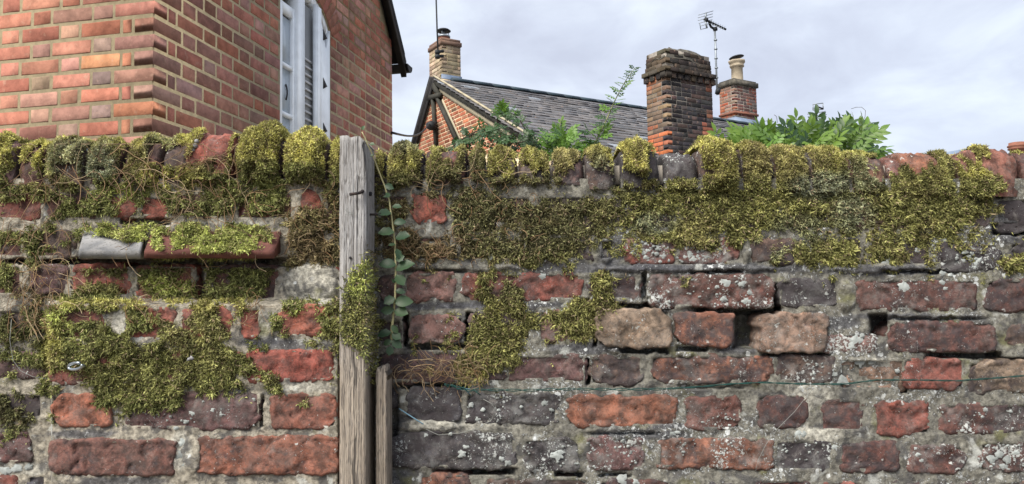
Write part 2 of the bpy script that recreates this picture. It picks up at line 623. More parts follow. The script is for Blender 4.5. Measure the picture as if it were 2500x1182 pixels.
M_SLATE = mat_plain_brick("roof_slate", False, 0.55, 0.25, 0.002, 0.5)
M_SLATEG = mat_plain_brick("roof_slate_joined", True, 0.55, 0.25, 0.002, 0.5)
M_RIDGE = mat_mix("blue_ridge_tile", (0.035, 0.058, 0.075), (0.028, 0.045, 0.06), 3, 0.6)
M_GROUND = mat_mix("ground_gravel", (0.20, 0.17, 0.13), (0.13, 0.115, 0.09), 3, 0.95, 0.01)
M_VLEAF = mat_leaf("vine_leaf", (0.026, 0.060, 0.034), (0.065, 0.115, 0.055))
M_WLEAF = mat_leaf("bush_leaf", (0.075, 0.15, 0.03), (0.16, 0.26, 0.045))
M_WDARK = mat_leaf("bush_leaf_dark", (0.025, 0.06, 0.028), (0.05, 0.10, 0.03))
M_RLEAF = mat_leaf("rose_leaf", (0.035, 0.075, 0.035), (0.06, 0.13, 0.04))
M_YLEAF = mat_leaf("young_leaf", (0.09, 0.18, 0.03), (0.14, 0.26, 0.05))
M_GSTEM = mat_plain("green_stem", (0.20, 0.22, 0.10), 0.6)
M_PSTEM = mat_plain("pale_vine_stem", (0.36, 0.34, 0.19), 0.6)
M_BSTEM = mat_plain("brown_stem", (0.06, 0.045, 0.035), 0.8)

# ------------------------------------------------------------------ ground
g_me = mesh_np("ground", [(-500, -500, 0), (500, -500, 0), (500, 500, 0), (-500, 500, 0)], np.array([[0, 1, 2, 3]]), M_GROUND, False)
obj("ground", g_me, kind='structure', label='gravel ground on both sides of the garden wall')

# ================================================================== GARDEN WALL
wall = empty("garden_wall", (0, WALL_Y, 0), "old weathered red brick garden wall with a pier, mossy coping and patched mortar", "wall")
PIER = 0.050

# colours (base albedo)
RED = (0.20, 0.060, 0.045)
BRT = (0.255, 0.070, 0.048)
ORG = (0.245, 0.098, 0.060)
DRD = (0.130, 0.053, 0.044)
PUR = (0.120, 0.062, 0.063)
PNK = (0.210, 0.112, 0.100)
BLK = (0.066, 0.064, 0.072)
BLU = (0.095, 0.098, 0.118)
BRN = (0.135, 0.082, 0.064)
TAN = (0.245, 0.180, 0.130)
PCH = (0.26, 0.170, 0.125)

GS = 4.0
GX0, GX1, GY0, GY1 = -1000, 3500, 300, 1420
gx = np.arange(GX0, GX1 + 1, GS)
gy = np.arange(GY0, GY1 + 1, GS)
XX, YY = np.meshgrid(gx, gy)
FRONTB = np.zeros_like(XX)
FRONT = np.zeros_like(XX)                       # brick-face height map (m towards the viewer)


def paint(x0, x1, y0, y1, v):
    i0, i1 = int((x0 - GX0) / GS), int((x1 - GX0) / GS) + 1
    j0, j1 = int((y0 - GY0) / GS), int((y1 - GY0) / GS) + 1
    i0, j0 = max(i0, 0), max(j0, 0)
    FRONT[j0:j1, i0:i1] = np.maximum(FRONT[j0:j1, i0:i1], v)
    FRONTB[j0 + 2:j1 - 2, i0 + 2:i1 - 2] = 1


def lookup(A, px, py):
    fx = np.clip((np.asarray(px) - GX0) / GS, 0, len(gx) - 1.001)
    fy = np.clip((np.asarray(py) - GY0) / GS, 0, len(gy) - 1.001)
    ix, iy = fx.astype(int), fy.astype(int)
    tx, ty = fx - ix, fy - iy
    return (A[iy, ix] * (1 - tx) + A[iy, ix + 1] * tx) * (1 - ty) + (A[iy + 1, ix] * (1 - tx) + A[iy + 1, ix + 1] * tx) * ty


pier_mask = (XX > 126) & (XX < 826) & (YY > 742)
FRONT[pier_mask] = PIER

wall_centre = Vector((0, WALL_Y, 0))


def old_brick(x0, x1, y0, y1, color, soot=0.3, lich=0.3, prot=0.0, parent=None, rough=1.0, rnd=5, seed=None, depth=0.06, name="brick", tilt=0.0, bev=0.0026):
    seed = seed if seed is not None else int(x0 * 7 + y0 * 13) % 9999
    a, b = (x1 - x0) / 2, (y1 - y0) / 2
    cx, cy = (x0 + x1) / 2, (y0 + y1) / 2
    nx, ny = max(8, int(a * 2 / 6)), max(6, int(b * 2 / 6))
    u = np.linspace(-1, 1, nx + 1)
    v = np.linspace(-1, 1, ny + 1)
    u = np.sign(u) * np.abs(u) ** 0.85
    v = np.sign(v) * np.abs(v) ** 0.85
    Uu, Vv = np.meshgrid(u, v)
    kx, ky = min(0.5, rnd / a), min(0.5, rnd / b)
    X = cx + a * Uu * (1 - kx * np.abs(Vv) ** 9)
    Y = cy + b * Vv * (1 - ky * np.abs(Uu) ** 9)
    ex = (fbm(X / 24, Y / 24, seed, 4) - 0.5) * 20 * rough + (vn(X / 8, Y / 8, seed + 40) - .5) * 6 * rough
    ey = (fbm(X / 30 + 50, Y / 30, seed + 3, 4) - 0.5) * 15 * rough + (vn(X / 8, Y / 8, seed + 41) - .5) * 5 * rough
    # now and then a knocked-off corner
    for sx_, sy_ in ((-1, -1), (1, -1), (-1, 1), (1, 1)):
        kq = vn(np.array(seed * .37 + sx_ * 3.1), np.array(sy_ * 2.3), 71)
        if kq > .66:
            dcor = np.maximum(0, 1 - np.hypot((Uu - sx_) * a, (Vv - sy_) * b) / (18 + 26 * (kq - .6) * 2))
            ex = ex - sx_ * dcor * 14
            ey = ey - sy_ * dcor * 10
    X = X + ex * np.abs(Uu) ** 3
    Y = Y + ey * np.abs(Vv) ** 3 + tilt * (X - cx)
    ed = np.minimum(a * (1 - np.abs(Uu)), b * (1 - np.abs(Vv)))
    edn = ed * (0.7 + 0.6 * vn(X / 15, Y / 15, seed + 9))
    h = prot - bev * (1 - sstep(0, 4.5, edn)) * rough ** 0.5
    h = h + (fbm(X / 60, Y / 40, seed + 21, 2) - 0.5) * 0.0026 * rough + (fbm(X / 13, Y / 13, seed + 22, 3) - 0.5) * 0.0016 * rough + (vn(X / 5, Y / 5, seed + 25) - .5) * .0019
    h = h - 0.0046 * rough * sstep(0.555, 0.57, fbm(X / 40 + 9, Y / 26, seed + 5, 4))
    V = W(X, Y, h).reshape(-1, 3)
    nxx, nyy = nx + 1, ny + 1
    idx = np.arange(nxx * nyy).reshape(nyy, nxx)
    q = np.stack([idx[1:, :-1], idx[1:, 1:], idx[:-1, 1:], idx[:-1, :-1]], -1).reshape(-1, 4)
    ring = np.concatenate([idx[0, :], idx[1:, -1], idx[-1, -2::-1], idx[-2:0:-1, 0]])
    back = V[ring] + np.array([0, depth, 0])
    n0 = len(V)
    rb = np.arange(len(ring)) + n0
    sk = np.stack([ring, np.roll(ring, -1), np.roll(rb, -1), rb], -1)
    V = np.concatenate([V, back])
    o0 = W(np.array(cx), np.array(cy), prot)
    me = mesh_np(name, V - o0, [q, sk], M_OLD, False)
    o = bpy.data.objects.new(name, me)
    COL.objects.link(o)
    o.location = o0
    adopt(o, parent or wall)
    o.color = (*color, soot)
    o['lichen'] = float(lich)
    paint(x0 + 4, x1 - 4, y0 + 4, y1 - 4, prot)
    return o


# ---- right of the post (x0,x1,y0,y1,colour,soot,lichen,prot)
RIGHT = [
    # first course under the coping
    (925, 1000, 474, 548, DRD, .3, .1, 0), (1000, 1088, 470, 547, BRT, .05, .1, .004), (1100, 1300, 476, 552, BRN, .4, .3, -.004),
    (1312, 1470, 478, 560, BRN, .5, .3, 0), (1484, 1648, 476, 560, BRN, .5, .5, 0), (1660, 1900, 470, 560, DRD, .5, .4, .002),
    (1912, 2040, 470, 566, BRN, .5, .5, 0), (2052, 2290, 470, 566, BRN, .4, .4, .002), (2300, 2418, 475, 560, BRN, .6, .3, 0),
    (2428, 2560, 482, 568, BLK, .7, .35, -.003),
    # second
    (925, 1108, 575, 642, DRD, .3, .2, -.004), (1118, 1290, 580, 640, RED, .3, .2, -.004), (1302, 1452, 575, 642, BRN, .5, .5, 0),
    (1462, 1505, 580, 640, BLK, .6, .6, -.003), (1519, 1648, 582, 646, RED, .28, .75, .003), (1656, 1816, 580, 646, RED, .3, .8, .002),
    (1830, 1960, 582, 646, BRN, .35, .3, .003), (1972, 2110, 578, 648, BRN, .5, .6, 0), (2120, 2276, 580, 654, BRN, .5, .6, 0),
    (2290, 2442, 592, 664, BLK, .7, .7, .003), (2462, 2600, 590, 668, BLK, .6, .4, 0),
    # third
    (922, 984, 670, 744, PNK, .35, .2, 0), (986, 1114, 664, 736, PNK, .18, .25, .002), (1126, 1422, 664, 736, RED, .25, .35, .002),
    (1432, 1562, 672, 738, DRD, .45, .65, .0), (1586, 1890, 668, 752, DRD, .25, .75, .006), (1902, 2046, 681, 752, BLK, .5, .55, .003),
    (2088, 2384, 683, 760, DRD, .28, .45, .003), (2404, 2600, 680, 762, DRD, .35, .3, .002),
    # fourth
    (918, 986, 776, 846, BRN, .4, .2, .0), (997, 1136, 768, 838, PNK, .28, .5, .006), (1146, 1302, 758, 836, PNK, .4, .3, 0),
    (1312, 1450, 755, 838, PNK, .3, .3, 0), (1458, 1640, 754, 850, TAN, .12, .3, .014), (1646, 1792, 762, 846, ORG, .3, .25, .012),
    (1854, 2022, 764, 862, PCH, .12, .55, .014), (2000, 2146, 815, 866, PNK, .2, .85, .002), (2164, 2434, 784, 862, DRD, .30, .35, .006),
    (2456, 2600, 792, 850, BRN, .4, .35, .002),
    # fifth
    (916, 1235, 856, 936, PUR, .35, .2, .002), (1240, 1434, 864, 932, PUR, .25, .3, .0), (1438, 1574, 868, 944, BRN, .38, .45, .002),
    (1586, 1890, 866, 938, ORG, .42, .5, .003), (1896, 2040, 866, 936, BRN, .42, .75, .002), (2046, 2214, 872, 956, PCH, .12, .6, -.004),
    (2206, 2356, 874, 952, RED, .15, .35, .004), (2362, 2600, 880, 962, TAN, .35, .25, .004),
    # sixth
    (944, 984, 950, 998, BLU, .5, .4, -.006), (988, 1126, 946, 1032, BLU, .45, .35, .004), (1132, 1366, 958, 1038, BLK, .35, .75, .004),
    (1382, 1654, 964, 1046, ORG, .22, .3, .003), (1670, 1812, 968, 1052, DRD, .22, .45, .002), (1846, 1974, 962, 1046, DRD, .3, .2, .002),
    (2000, 2110, 972, 1056, DRD, .3, .2, .0), (2134, 2272, 978, 1064, RED, .18, .3, .003), (2292, 2600, 984, 1062, DRD, .38, .65, .002),
    # seventh
    (950, 1260, 1052, 1146, BLK, .35, .65, .005), (1278, 1416, 1068, 1154, BLK, .35, .85, .004), (1434, 1576, 1066, 1150, PUR, .15, .95, .003),
    (1604, 1892, 1070, 1146, ORG, .30, .75, .004), (1890, 2036, 1074, 1154, BLK, .6, .95, .0), (2050, 2198, 1078, 1154, DRD, .40, .3, .003),
    (2216, 2358, 1086, 1158, DRD, .32, .75, .004), (2388, 2600, 1078, 1156, DRD, .35, .95, .002),
    # eighth
    (1022, 1152, 1156, 1236, ORG, .3, .3, .003), (1180, 1440, 1164, 1240, BRN, .4, .5, .0), (1462, 1640, 1168, 1250, DRD, .4, .7, .0),
    (1690, 1810, 1176, 1250, BLU, .5, .7, 0), (1838, 1980, 1168, 1250, RED, .4, .5, .0), (2004, 2112, 1174, 1250, RED, .3, .4, .0),
    (2160, 2410, 1176, 1250, DRD, .4, .5, 0), (2440, 2600, 1172, 1250, BRN, .4, .5, 0),
]
for r in RIGHT:
    x0, x1, y0, y1, c, s, l, p = r
    old_brick(x0, x1, y0, y1, c, s, l, p, rough=1.0, tilt=rng.uniform(-.008, .016))
# past the right edge of the photograph
for k, yy in enumerate((478, 585, 682, 785, 882, 982, 1080, 1178)):
    xq = 2618
    while xq < 3380:
        wq = random.choice([140, 290, 290, 300])
        old_brick(xq, xq + wq, yy + 4 + (xq - 2500) * .012, yy + 78 + (xq - 2500) * .012, random.choice([DRD, BRN, RED, PUR]), .4, .4, .001)
        xq += wq + 26
# ---- left of the post, behind the pier plane
LEFT = [
    (-60, 102, 470, 540, RED, .15, .1, .0), (112, 240, 468, 540, DRD, .3, .1, 0), (252, 334, 480, 534, BRT, .12, .1, .0),
    (340, 418, 476, 534, BRT, .12, .1, .0), (428, 560, 470, 536, DRD, .3, .2, 0), (572, 720, 470, 540, RED, .3, .2, 0),
    (730, 786, 462, 532, BRT, .05, .1, .003), (794, 840, 470, 540, DRD, .3, .1, 0),
    (-80, 60, 560, 632, DRD, .3, .2, 0), (66, 186, 556, 634, BRN, .3, .2, 0), (706, 800, 552, 600, PNK, .4, .2, -.01), (780, 840, 650, 668, BRT, .1, .1, 0),
    (-60, 58, 644, 724, DRD, .3, .2, 0), (66, 170, 646, 716, PUR, .12, .35, .004), (176, 322, 642, 728, BRT, .1, .2, .002),
    (330, 478, 644, 734, BRT, .25, .2, .0), (516, 682, 646, 736, DRD, .3, .3, 0),
    (-80, 105, 752, 830, BRN, .4, .3, 0), (-90, 112, 862, 926, PUR, .25, .45, .003), (-70, 110, 958, 1024, BRN, .5, .2, 0),
    (-80, 78, 1052, 1132, PUR, .12, .45, .004), (-60, 46, 1158, 1230, RED, .15, .2, .002), (64, 118, 1156, 1230, BLU, .3, .3, .0),
]
for r in LEFT:
    x0, x1, y0, y1, c, s, l, p = r
    old_brick(x0, x1, y0, y1, c, s, l, p, tilt=rng.uniform(-.01, .01))
for k, yy in enumerate((474, 560, 648, 752, 860, 958, 1052, 1158)):
    xq = -95
    while xq > -900:
        wq = random.choice([140, 290, 290, 300])
        old_brick(xq - wq, xq, yy, yy + 76, random.choice([DRD, BRN, RED, PUR]), .4, .3, .0)
        xq -= wq + 26

# ---- the pier (a part with its own bricks)
pier = empty("pier", (0, 0, 0), "", "")
del pier['label'], pier['category']
pc = W(np.array(470.0), np.array(960.0), PIER)
pier.location = pc
adopt(pier, wall)
bpy.context.view_layer.update()
PIERB = [
    (122, 258, 746, 836, RED, .2, .2, 0), (300, 434, 748, 832, BRT, .12, .15, .0), (442, 572, 748, 832, BRT, .12, .15, 0),
    (580, 640, 748, 830, BRT, .1, .15, .0), (684, 818, 746, 824, (0.27, 0.085, 0.055), .05, .15, .002),
    (122, 322, 852, 940, RED, .25, .2, 0), (332, 586, 852, 936, RED, .2, .3, 0), (598, 814, 852, 935, (0.25, 0.062, 0.045), .0, .08, .004),
    (122, 270, 960, 1044, (0.30, 0.108, 0.065), .1, .3, .004), (308, 636, 955, 1050, PUR, .10, .5, .003), (660, 824, 960, 1050, (0.24, 0.088, 0.060), .14, .15, .004),
    (116, 428, 1072, 1162, (0.18, 0.078, 0.062), .28, .15, .006), (480, 828, 1064, 1160, (0.24, 0.088, 0.055), .24, .3, .006),
    (130, 404, 1186, 1260, DRD, .3, .3, .0), (440, 640, 1182, 1260, DRD, .3, .3, .0), (660, 826, 1184, 1260, RED, .3, .3, 0),
]
for r in PIERB:
    x0, x1, y0, y1, c, s, l, p = r
    old_brick(x0, x1, y0, y1, c, s, l, PIER + p, parent=pier, tilt=rng.uniform(-.012, .006), rough=0.85, depth=0.075)

# ---- mortar: one relief for the whole face (gaps are real holes)
MP = np.full_like(XX, -0.0002)
MP += (fbm(XX / 28, YY / 28, 3, 4) - 0.5) * 0.011 + (fbm(XX / 90, YY / 60, 8, 3) - 0.5) * 0.008
GAPS = [  # cx,cy,rx,ry,depth
    (991, 806, 7, 38, .05), (1142, 800, 7, 34, .05), (1070, 846, 74, 7, .04), (1453, 800, 6, 44, .05), (1560, 746, 84, 7, .05),
    (1430, 738, 26, 8, .04), (1795, 760, 106, 9, .05), (1570, 856, 58, 7, .05), (1824, 806, 34, 44, .07), (1896, 728, 7, 32, .06), (1690, 852, 40, 6, .03),
    (2142, 795, 22, 26, .06), (2350, 868, 88, 7, .05), (1434, 908, 5, 30, .05), (1050, 942, 90, 6, .035), (1160, 1151, 96, 7, .05),
    (1390, 1158, 32, 6, .04), (2470, 562, 46, 14, .03), (2204, 936, 8, 24, .04), (960, 1010, 12, 60, .03), (1940, 866, 80, 5, .03),
    (1505, 430, 8, 40, .05), (1612, 430, 7, 36, .05), (1024, 420, 7, 40, .04), (1180, 552, 30, 12, .04), (2440, 445, 8, 40, .03),
    (440, 640, 270, 9, .06), (100, 640, 90, 6, .04), (1750, 664, 60, 4, .02), (2240, 664, 90, 4, .02), (1572, 700, 6, 34, .03),
    (492, 690, 10, 44, .03), (640, 1005, 4, 40, .02), (2455, 880, 60, 6, .03), (2030, 1000, 5, 18, .02), (2405, 1010, 40, 4, .02),
    (360, 540, 60, 8, .03), (1060, 662, 80, 4, .015), (1745, 945, 90, 4, .012), (1520, 1058, 90, 4, .012), (2290, 778, 120, 4, .012), (1500, 1160, 40, 4, .02),
]
wob_x = (fbm(XX / 20, YY / 20, 31, 3) - 0.5) * 14
wob_y = (fbm(XX / 20, YY / 20, 41, 3) - 0.5) * 10
for cx, cy, rx, ry, dp in GAPS:
    d = np.maximum(np.abs((XX + wob_x - cx) / rx), np.abs((YY + wob_y - cy) / ry))
    MP -= dp * (1 - sstep(0.75, 1.15, d))
# mortar pieces that stand proud (smears, loose lumps)
for cx, cy, rx, ry, hp in [(2068, 722, 24, 40, .010), (1130, 652, 150, 10, .006), (1690, 655, 240, 9, .008), (2150, 656, 130, 10, .008), (1480, 612, 14, 34, .008),
                           (1822, 612, 10, 34, .008), (1560, 740, 18, 16, .004), (1040, 1040, 90, 14, .007), (1640, 1110, 40, 34, .006), (760, 690, 70, 50, .010),
                           (470, 1110, 26, 44, .006 + 0), (2120, 890, 50, 18, .008), (1660, 745, 30, 8, .006), (2250, 772, 130, 8, .005), (1675, 862, 22, 12, .010), (1975, 845, 26, 18, .012), (1515, 856, 26, 10, .014)]:
    d = ((XX + wob_x - cx) / rx) ** 2 + ((YY + wob_y - cy) / ry) ** 2
    MP += hp * (1 - sstep(0.6, 1.2, d))
MP += np.where(pier_mask, PIER, 0)
# pier top: cement fillet sloping back
tp = (XX > 118) & (XX < 828) & (YY > 728) & (YY <= 746)
MP = np.where(tp, np.maximum(MP, PIER * (YY - 728) / 18.0), MP)
FRONT = np.where(tp, np.maximum(FRONT, PIER * (YY - 728) / 18.0), FRONT)

col = np.empty(XX.shape + (3,))
col[:] = (0.185, 0.180, 0.156)
lf = sstep(980, 700, XX)[..., None]
col = col * (1 - lf) + np.array((0.31, 0.285, 0.235)) * lf


def stain(cx, cy, rx, ry, c, k=1.0):
    global col
    d = ((XX + wob_x * 2 - cx) / rx) ** 2 + ((YY + wob_y * 1.5 - cy) / ry) ** 2
    f = (k * (1 - sstep(0.5, 1.2, d)))[..., None]
    col = col * (1 - f) + np.array(c) * f


DK = (0.075, 0.078, 0.092)
for a in [(1480, 655, 230, 14), (1760, 656, 260, 14), (2150, 660, 160, 14), (1490, 610, 40, 40), (1000, 748, 180, 10), (1180, 745, 300, 10), (1440, 850, 120, 14), (2040, 790, 60, 20),
          (2220, 775, 160, 10), (1800, 840, 60, 30), (960, 1170, 70, 30), (1560, 1060, 120, 14), (2460, 560, 60, 40), (640, 832, 60, 12), (560, 950, 60, 10), (200, 1060, 90, 12), (1640, 1040, 60, 8), (690, 840, 120, 14), (300, 1175, 120, 12)]:
    stain(*a, DK, 0.8)
for a in [(760, 690, 80, 56), (1980, 965, 60, 26), (640, 790, 40, 40), (440, 1100, 30, 50), (60, 1145, 60, 16), (1960, 1010, 20, 40), (2000, 1060, 60, 20), (740, 945, 80, 12), (1130, 1035, 160, 16), (2160, 885, 40, 14), (560, 545, 120, 10), (390, 545, 50, 14), (1040, 450, 60, 14), (300, 790, 22, 40), (800, 830, 60, 8)]:
    stain(*a, (0.43, 0.42, 0.37), 0.85)
st = 1
ny_, nx_ = XX.shape
BM = (FRONTB > 0).astype(float)
MP = np.where(FRONTB > 0, np.minimum(MP, MP * 0 + np.where(pier_mask, PIER, 0) - .007), MP)
rowmask = np.where(gy >= 436)[0]
csel = np.array([i for i in range(nx_) if -100 < gx[i] < 2600 or i % 4 == 0 or i == nx_ - 1])
sub = np.ix_(np.arange(rowmask[0], ny_), csel)
Vx = W(XX[sub], YY[sub], MP[sub])
h_, w_ = Vx.shape[:2]
idx = np.arange(h_ * w_).reshape(h_, w_)
q = np.stack([idx[1:, :-1], idx[1:, 1:], idx[:-1, 1:], idx[:-1, :-1]], -1).reshape(-1, 4)
part("mortar", mesh_np("mortar", Vx.reshape(-1, 3), q, M_MORT, True, col[sub].reshape(-1, 3)), wall)
# solid body of the wall behind the face and below the frame
mb = MB()
z_low, z_top = W(np.array(1250.), np.array(1410.))[2], W(np.array(1250.), np.array(455.))[2]
mb.box((0, WALL_Y + 0.16, z_top / 2 - .03), (2.6, 0, 0), (0, 0.065, 0), (0, 0, z_top / 2 - .03))
mb.box((0, WALL_Y + 0.045, z_low / 2 - .01), (2.6, 0, 0), (0, 0.05, 0), (0, 0, z_low / 2 + .004))
part("wall_core", mb.mesh("wall_core", M_GM), wall)

# ---- coping: bricks on edge, rounded by weather
COPE = [  # x0,x1,ytop,ybot,colour,soot,lichen,prot,radius px
    (-150, -55, 340, 450, BRN, .4, .3, .004), (-50, 46, 338, 448, PUR, .3, .5, .004), (50, 112, 348, 452, DRD, .3, .3, .004), (116, 212, 340, 450, BRN, .3, .5, .010),
    (216, 300, 344, 448, DRD, .35, .3, .006), (304, 396, 342, 450, DRD, .35, .3, .004), (400, 466, 338, 448, BRN, .3, .3, .006),
    (452, 572, 318, 440, (0.30, 0.085, 0.06), .1, .35, .010), (578, 690, 330, 438, BRN, .4, .2, .012), (694, 800, 336, 440, BRN, .4, .2, .012), (804, 866, 340, 446, BRN, .4, .2, .004),
    (872, 940, 362, 452, BRN, .4, .2, .004), (944, 1032, 356, 452, BRN, .5, .3, .008), (1038, 1138, 360, 448, RED, .4, .3, .006), (1142, 1184, 372, 446, BRN, .4, .2, .0), (1188, 1262, 374, 444, BRN, .4, .3, .004),
    (1266, 1342, 376, 446, BRN, .4, .3, .004), (1348, 1424, 378, 452, PNK, .4, .4, .004), (1428, 1498, 368, 462, BRN, .45, .6, .006), (1514, 1606, 360, 458, BLK, .5, .35, .010),
    (1618, 1700, 364, 462, BLK, .35, .6, .004), (1706, 1800, 358, 466, BRN, .4, .4, .010), (1806, 1880, 356, 466, BRN, .5, .5, .006), (1884, 1970, 362, 466, BRN, .4, .5, .004),
    (1974, 2068, 366, 470, BRN, .4, .6, .006), (2072, 2160, 370, 470, (0.22, 0.11, 0.075), .3, .6, .006), (2164, 2232, 382, 470, (0.19, 0.075, 0.06), .25, .3, .0),
    (2196, 2326, 366, 476, (0.29, 0.115, 0.065), .25, .3, .004), (2330, 2392, 374, 474, (0.22, 0.085, 0.065), .3, .3, .002), (2366, 2480, 358, 480, (0.27, 0.105, 0.075), .22, .45, .010),
    (2486, 2580, 366, 486, DRD, .3, .4, .004), (2586, 2680, 366, 486, DRD, .3, .4, .004), (2686, 2780, 368, 486, BRN, .3, .4, .004),
]
for q_ in range(8):
    COPE.append((2790 + 88 * q_, 2872 + 88 * q_, 368, 488, random.choice([BRN, DRD, RED]), .4, .4, .004))
    COPE.append((-245 - 90 * q_, -160 - 90 * q_, 340, 450, random.choice([BRN, DRD, PUR]), .4, .4, .004))
COPE_BACK = 0.225
cope_surf = []


def cope_profile(x, ytop, ybot, prot, rad):
    """front foot -> shoulder -> back edge; returns points, normals, length param for column x"""
    foot = W(np.array(x), np.array(ybot), prot)
    top = W(np.array(x), np.array(ytop), prot)
    yf, z0, z1, X = WALL_Y - prot, foot[2], top[2], top[0]
    pts, nrm = [], []
    for t in np.linspace(0, 1, 6):
        pts.append((X, yf, z0 + (z1 - rad - z0) * t))
        nrm.append((0, -1, 0.0))
    for a in np.linspace(0.18, math.pi / 2, 7):
        pts.append((X, yf + rad * (1 - math.cos(a)), z1 - rad + rad * math.sin(a)))
        nrm.append((0, -math.cos(a), math.sin(a)))
    for t in np.linspace(0.2, 1, 4):
        pts.append((X, yf + rad + (COPE_BACK - rad) * t, z1 - 0.012 * t))
        nrm.append((0, -0.05, 1))
    pts.append((X, yf + COPE_BACK, z0))
    nrm.append((0, 1, 0))
    return np.array(pts), np.array(nrm)


for (x0, x1, yt, yb, c, s, l, p) in COPE:
    rad = 0.036 + 0.010 * random.random()
    n = max(9, int((x1 - x0) / 5))
    xs = np.linspace(x0, x1, n)
    seed = int(x0) + 4000
    P, Nn, inner = [], [], []
    for i, x in enumerate(xs):
        e_ = abs(2 * i / (n - 1) - 1)
        pr, nn = cope_profile(x, yt + (16 if x0 < 1000 else 9) * e_ ** (5 if x0 < 1000 else 9) + (vn(x / 30, 0.5, seed) - .5) * 7, yb, p - 0.016 * e_ ** 6, rad)
        P.append(pr)
        Nn.append(nn)
    P, Nn = np.array(P), np.array(Nn)
    m_ = P.shape[1]
    ii, jj = np.meshgrid(np.arange(n), np.arange(m_), indexing='ij')
    disp = (fbm(ii * .45 + seed, jj * 0.45, seed, 2) - 0.5) * 0.010 + (fbm(ii * 1.3 + seed, jj * 1.1, seed + 3, 2) - 0.5) * 0.0075
    P = P + Nn * disp[..., None]
    idx = np.arange(n * m_).reshape(n, m_)
    q = np.stack([idx[:-1, :-1], idx[1:, :-1], idx[1:, 1:], idx[:-1, 1:]], -1).reshape(-1, 4)
    capA = idx[0, :][None, :]
    capB = idx[-1, ::-1][None, :]
    o0 = P.reshape(-1, 3).mean(0)
    me = mesh_np("coping_brick", P.reshape(-1, 3) - o0, [q, capA, capB], M_OLD, False)
    o = bpy.data.objects.new("coping_brick", me)
    COL.objects.link(o)
    o.location = o0
    adopt(o, wall)
    o.color = (*c, s)
    o['lichen'] = float(l)
    cope_surf.append((x0, x1, yt, yb, p, rad, P, Nn))
    paint(x0, x1, yt + 12, yb, p)
# bed of mortar under the coping
mb = MB()
for xa in range(-950, 3450, 50):
    a, b = W(np.array(float(xa)), np.array(446.)), W(np.array(xa + 50.), np.array(446.))
    cz = 380 if xa < 900 else 400
    t = W(np.array(float(xa)), np.array(float(cz)))
    jit = random.uniform(-.004, .002)
    mb.box(((a[0] + b[0]) / 2, WALL_Y + 0.115 - jit, (a[2] + t[2]) / 2), ((b[0] - a[0]) / 2 + .0005 * random.random(), 0, 0), (0, 0.095, 0), (0, 0, (t[2] - a[2]) / 2))
part("coping_bed", mb.mesh("coping_bed", M_GM), wall)

# ---- two creasing tiles let into the left of the wall
def crease_tile(name, xl, xr, y_back, y_lip, y_bot, prot, m, skew=0):
    v = []
    nX = 26
    for k in range(nX + 1):
        x = xl + (xr - xl) * k / nX
        w1 = (vn(x / 40, 1.3, 77) - .5) * 3 + (vn(x / 7, 5.3, 78) - .5) * 2.4
        v += [W(np.array(x + skew), np.array(float(y_back)), -0.03), W(np.array(float(x)), np.array(y_lip + w1), prot),
              W(np.array(float(x)), np.array(y_bot + w1 * .6), prot - .017), W(np.array(x + skew), np.array(y_bot - 24.0), -0.03)]
    F = []
    for k in range(nX):
        for j in range(4):
            F.append((k * 4 + j, k * 4 + (j + 1) % 4, (k + 1) * 4 + (j + 1) % 4, (k + 1) * 4 + j))
    F += [(0, 3, 2, 1), tuple(nX * 4 + j for j in range(4))]
    part(name, mesh_np(name, v, [np.array([f for f in F if len(f) == 4])], m, False), wall)


crease_tile("creasing_tile", 192, 343, 544, 613, 632, 0.062, M_TILEG, 19)
crease_tile("creasing_tile", 352, 668, 544, 614, 631, 0.066, M_TILER, 27)
for x0, x1, ya, yb2, pr in ((196, 380, 546, 612, .050), (368, 692, 546, 618, .058)):
    i0, i1 = int((x0 - GX0) / GS), int((x1 - GX0) / GS)
    j0, j1 = int((ya - GY0) / GS), int((yb2 - GY0) / GS)
    FRONT[j0:j1, i0:i1] = np.maximum(FRONT[j0:j1, i0:i1], (pr * np.linspace(0, 1, j1 - j0))[:, None])

# ================================================================== MOSS
DENS = """
79999999634799999 05 88888888888 9922 999999999 0001000
78998888745899998 08 88678899888 9922 999988886 0034340
66767777876799998 07 87665543224 3444 688888876 5888850
77776887777667538 08 73345544346 7767 999999998 7999970
33766844677888748 08 81289888999 9988 999999999 9999940
55459986376667888 08 72485689998 8758 999998899 9999830
65779999999996888 07 77788889984 3458 887678888 9988762
56874239998873887 36 65577788732 1114 332468887 7653237
84347766757873654 73 22344532246 2000 000012333 2100006
75458748886885221 82 10024651156 1000 000000000 0000000
45688776788876664 81 00035872584 2000 000000000 0000000
77987576497475467 92 00028984780 0000 000000000 0000000
88988785898364358 82 00048983460 0000 000000000 0000000
67988788999521027 42 23568850000 0000 000000000 0000000
33988889999775015 22 24667610000 0000 000000000 0000000
12478999987676114 00 02345100000 0000 000000000 0000000
77113688741114312 00 00000000000 0000 000000000 0000000
87000034100000200 00 00000000000 0000 000000000 0000000
65000000100000000 00 00000000000 0000 000000000 0000000
24000000000000000 00 00000000000 0000 000000000 0000000
00000000000000000 00 00000000000 0000 000000000 0000000
00000000000000000 00 00000000000 0000 000000000 0000000
"""
DG = np.array([[int(c) for c in ln.replace(' ', '')] for ln in DENS.strip().splitlines()], float) / 9.0


def dens(px, py):
    fx = np.clip((np.asarray(px, float) - 25) / 50, 0, 48.999)
    fy = np.clip((np.asarray(py, float) - 340) / 40, 0, 20.999)
    ix, iy = fx.astype(int), fy.astype(int)
    tx, ty = fx - ix, fy - iy
    return (DG[iy, ix] * (1 - tx) + DG[iy, ix + 1] * tx) * (1 - ty) + (DG[iy + 1, ix] * (1 - tx) + DG[iy + 1, ix + 1] * tx) * ty


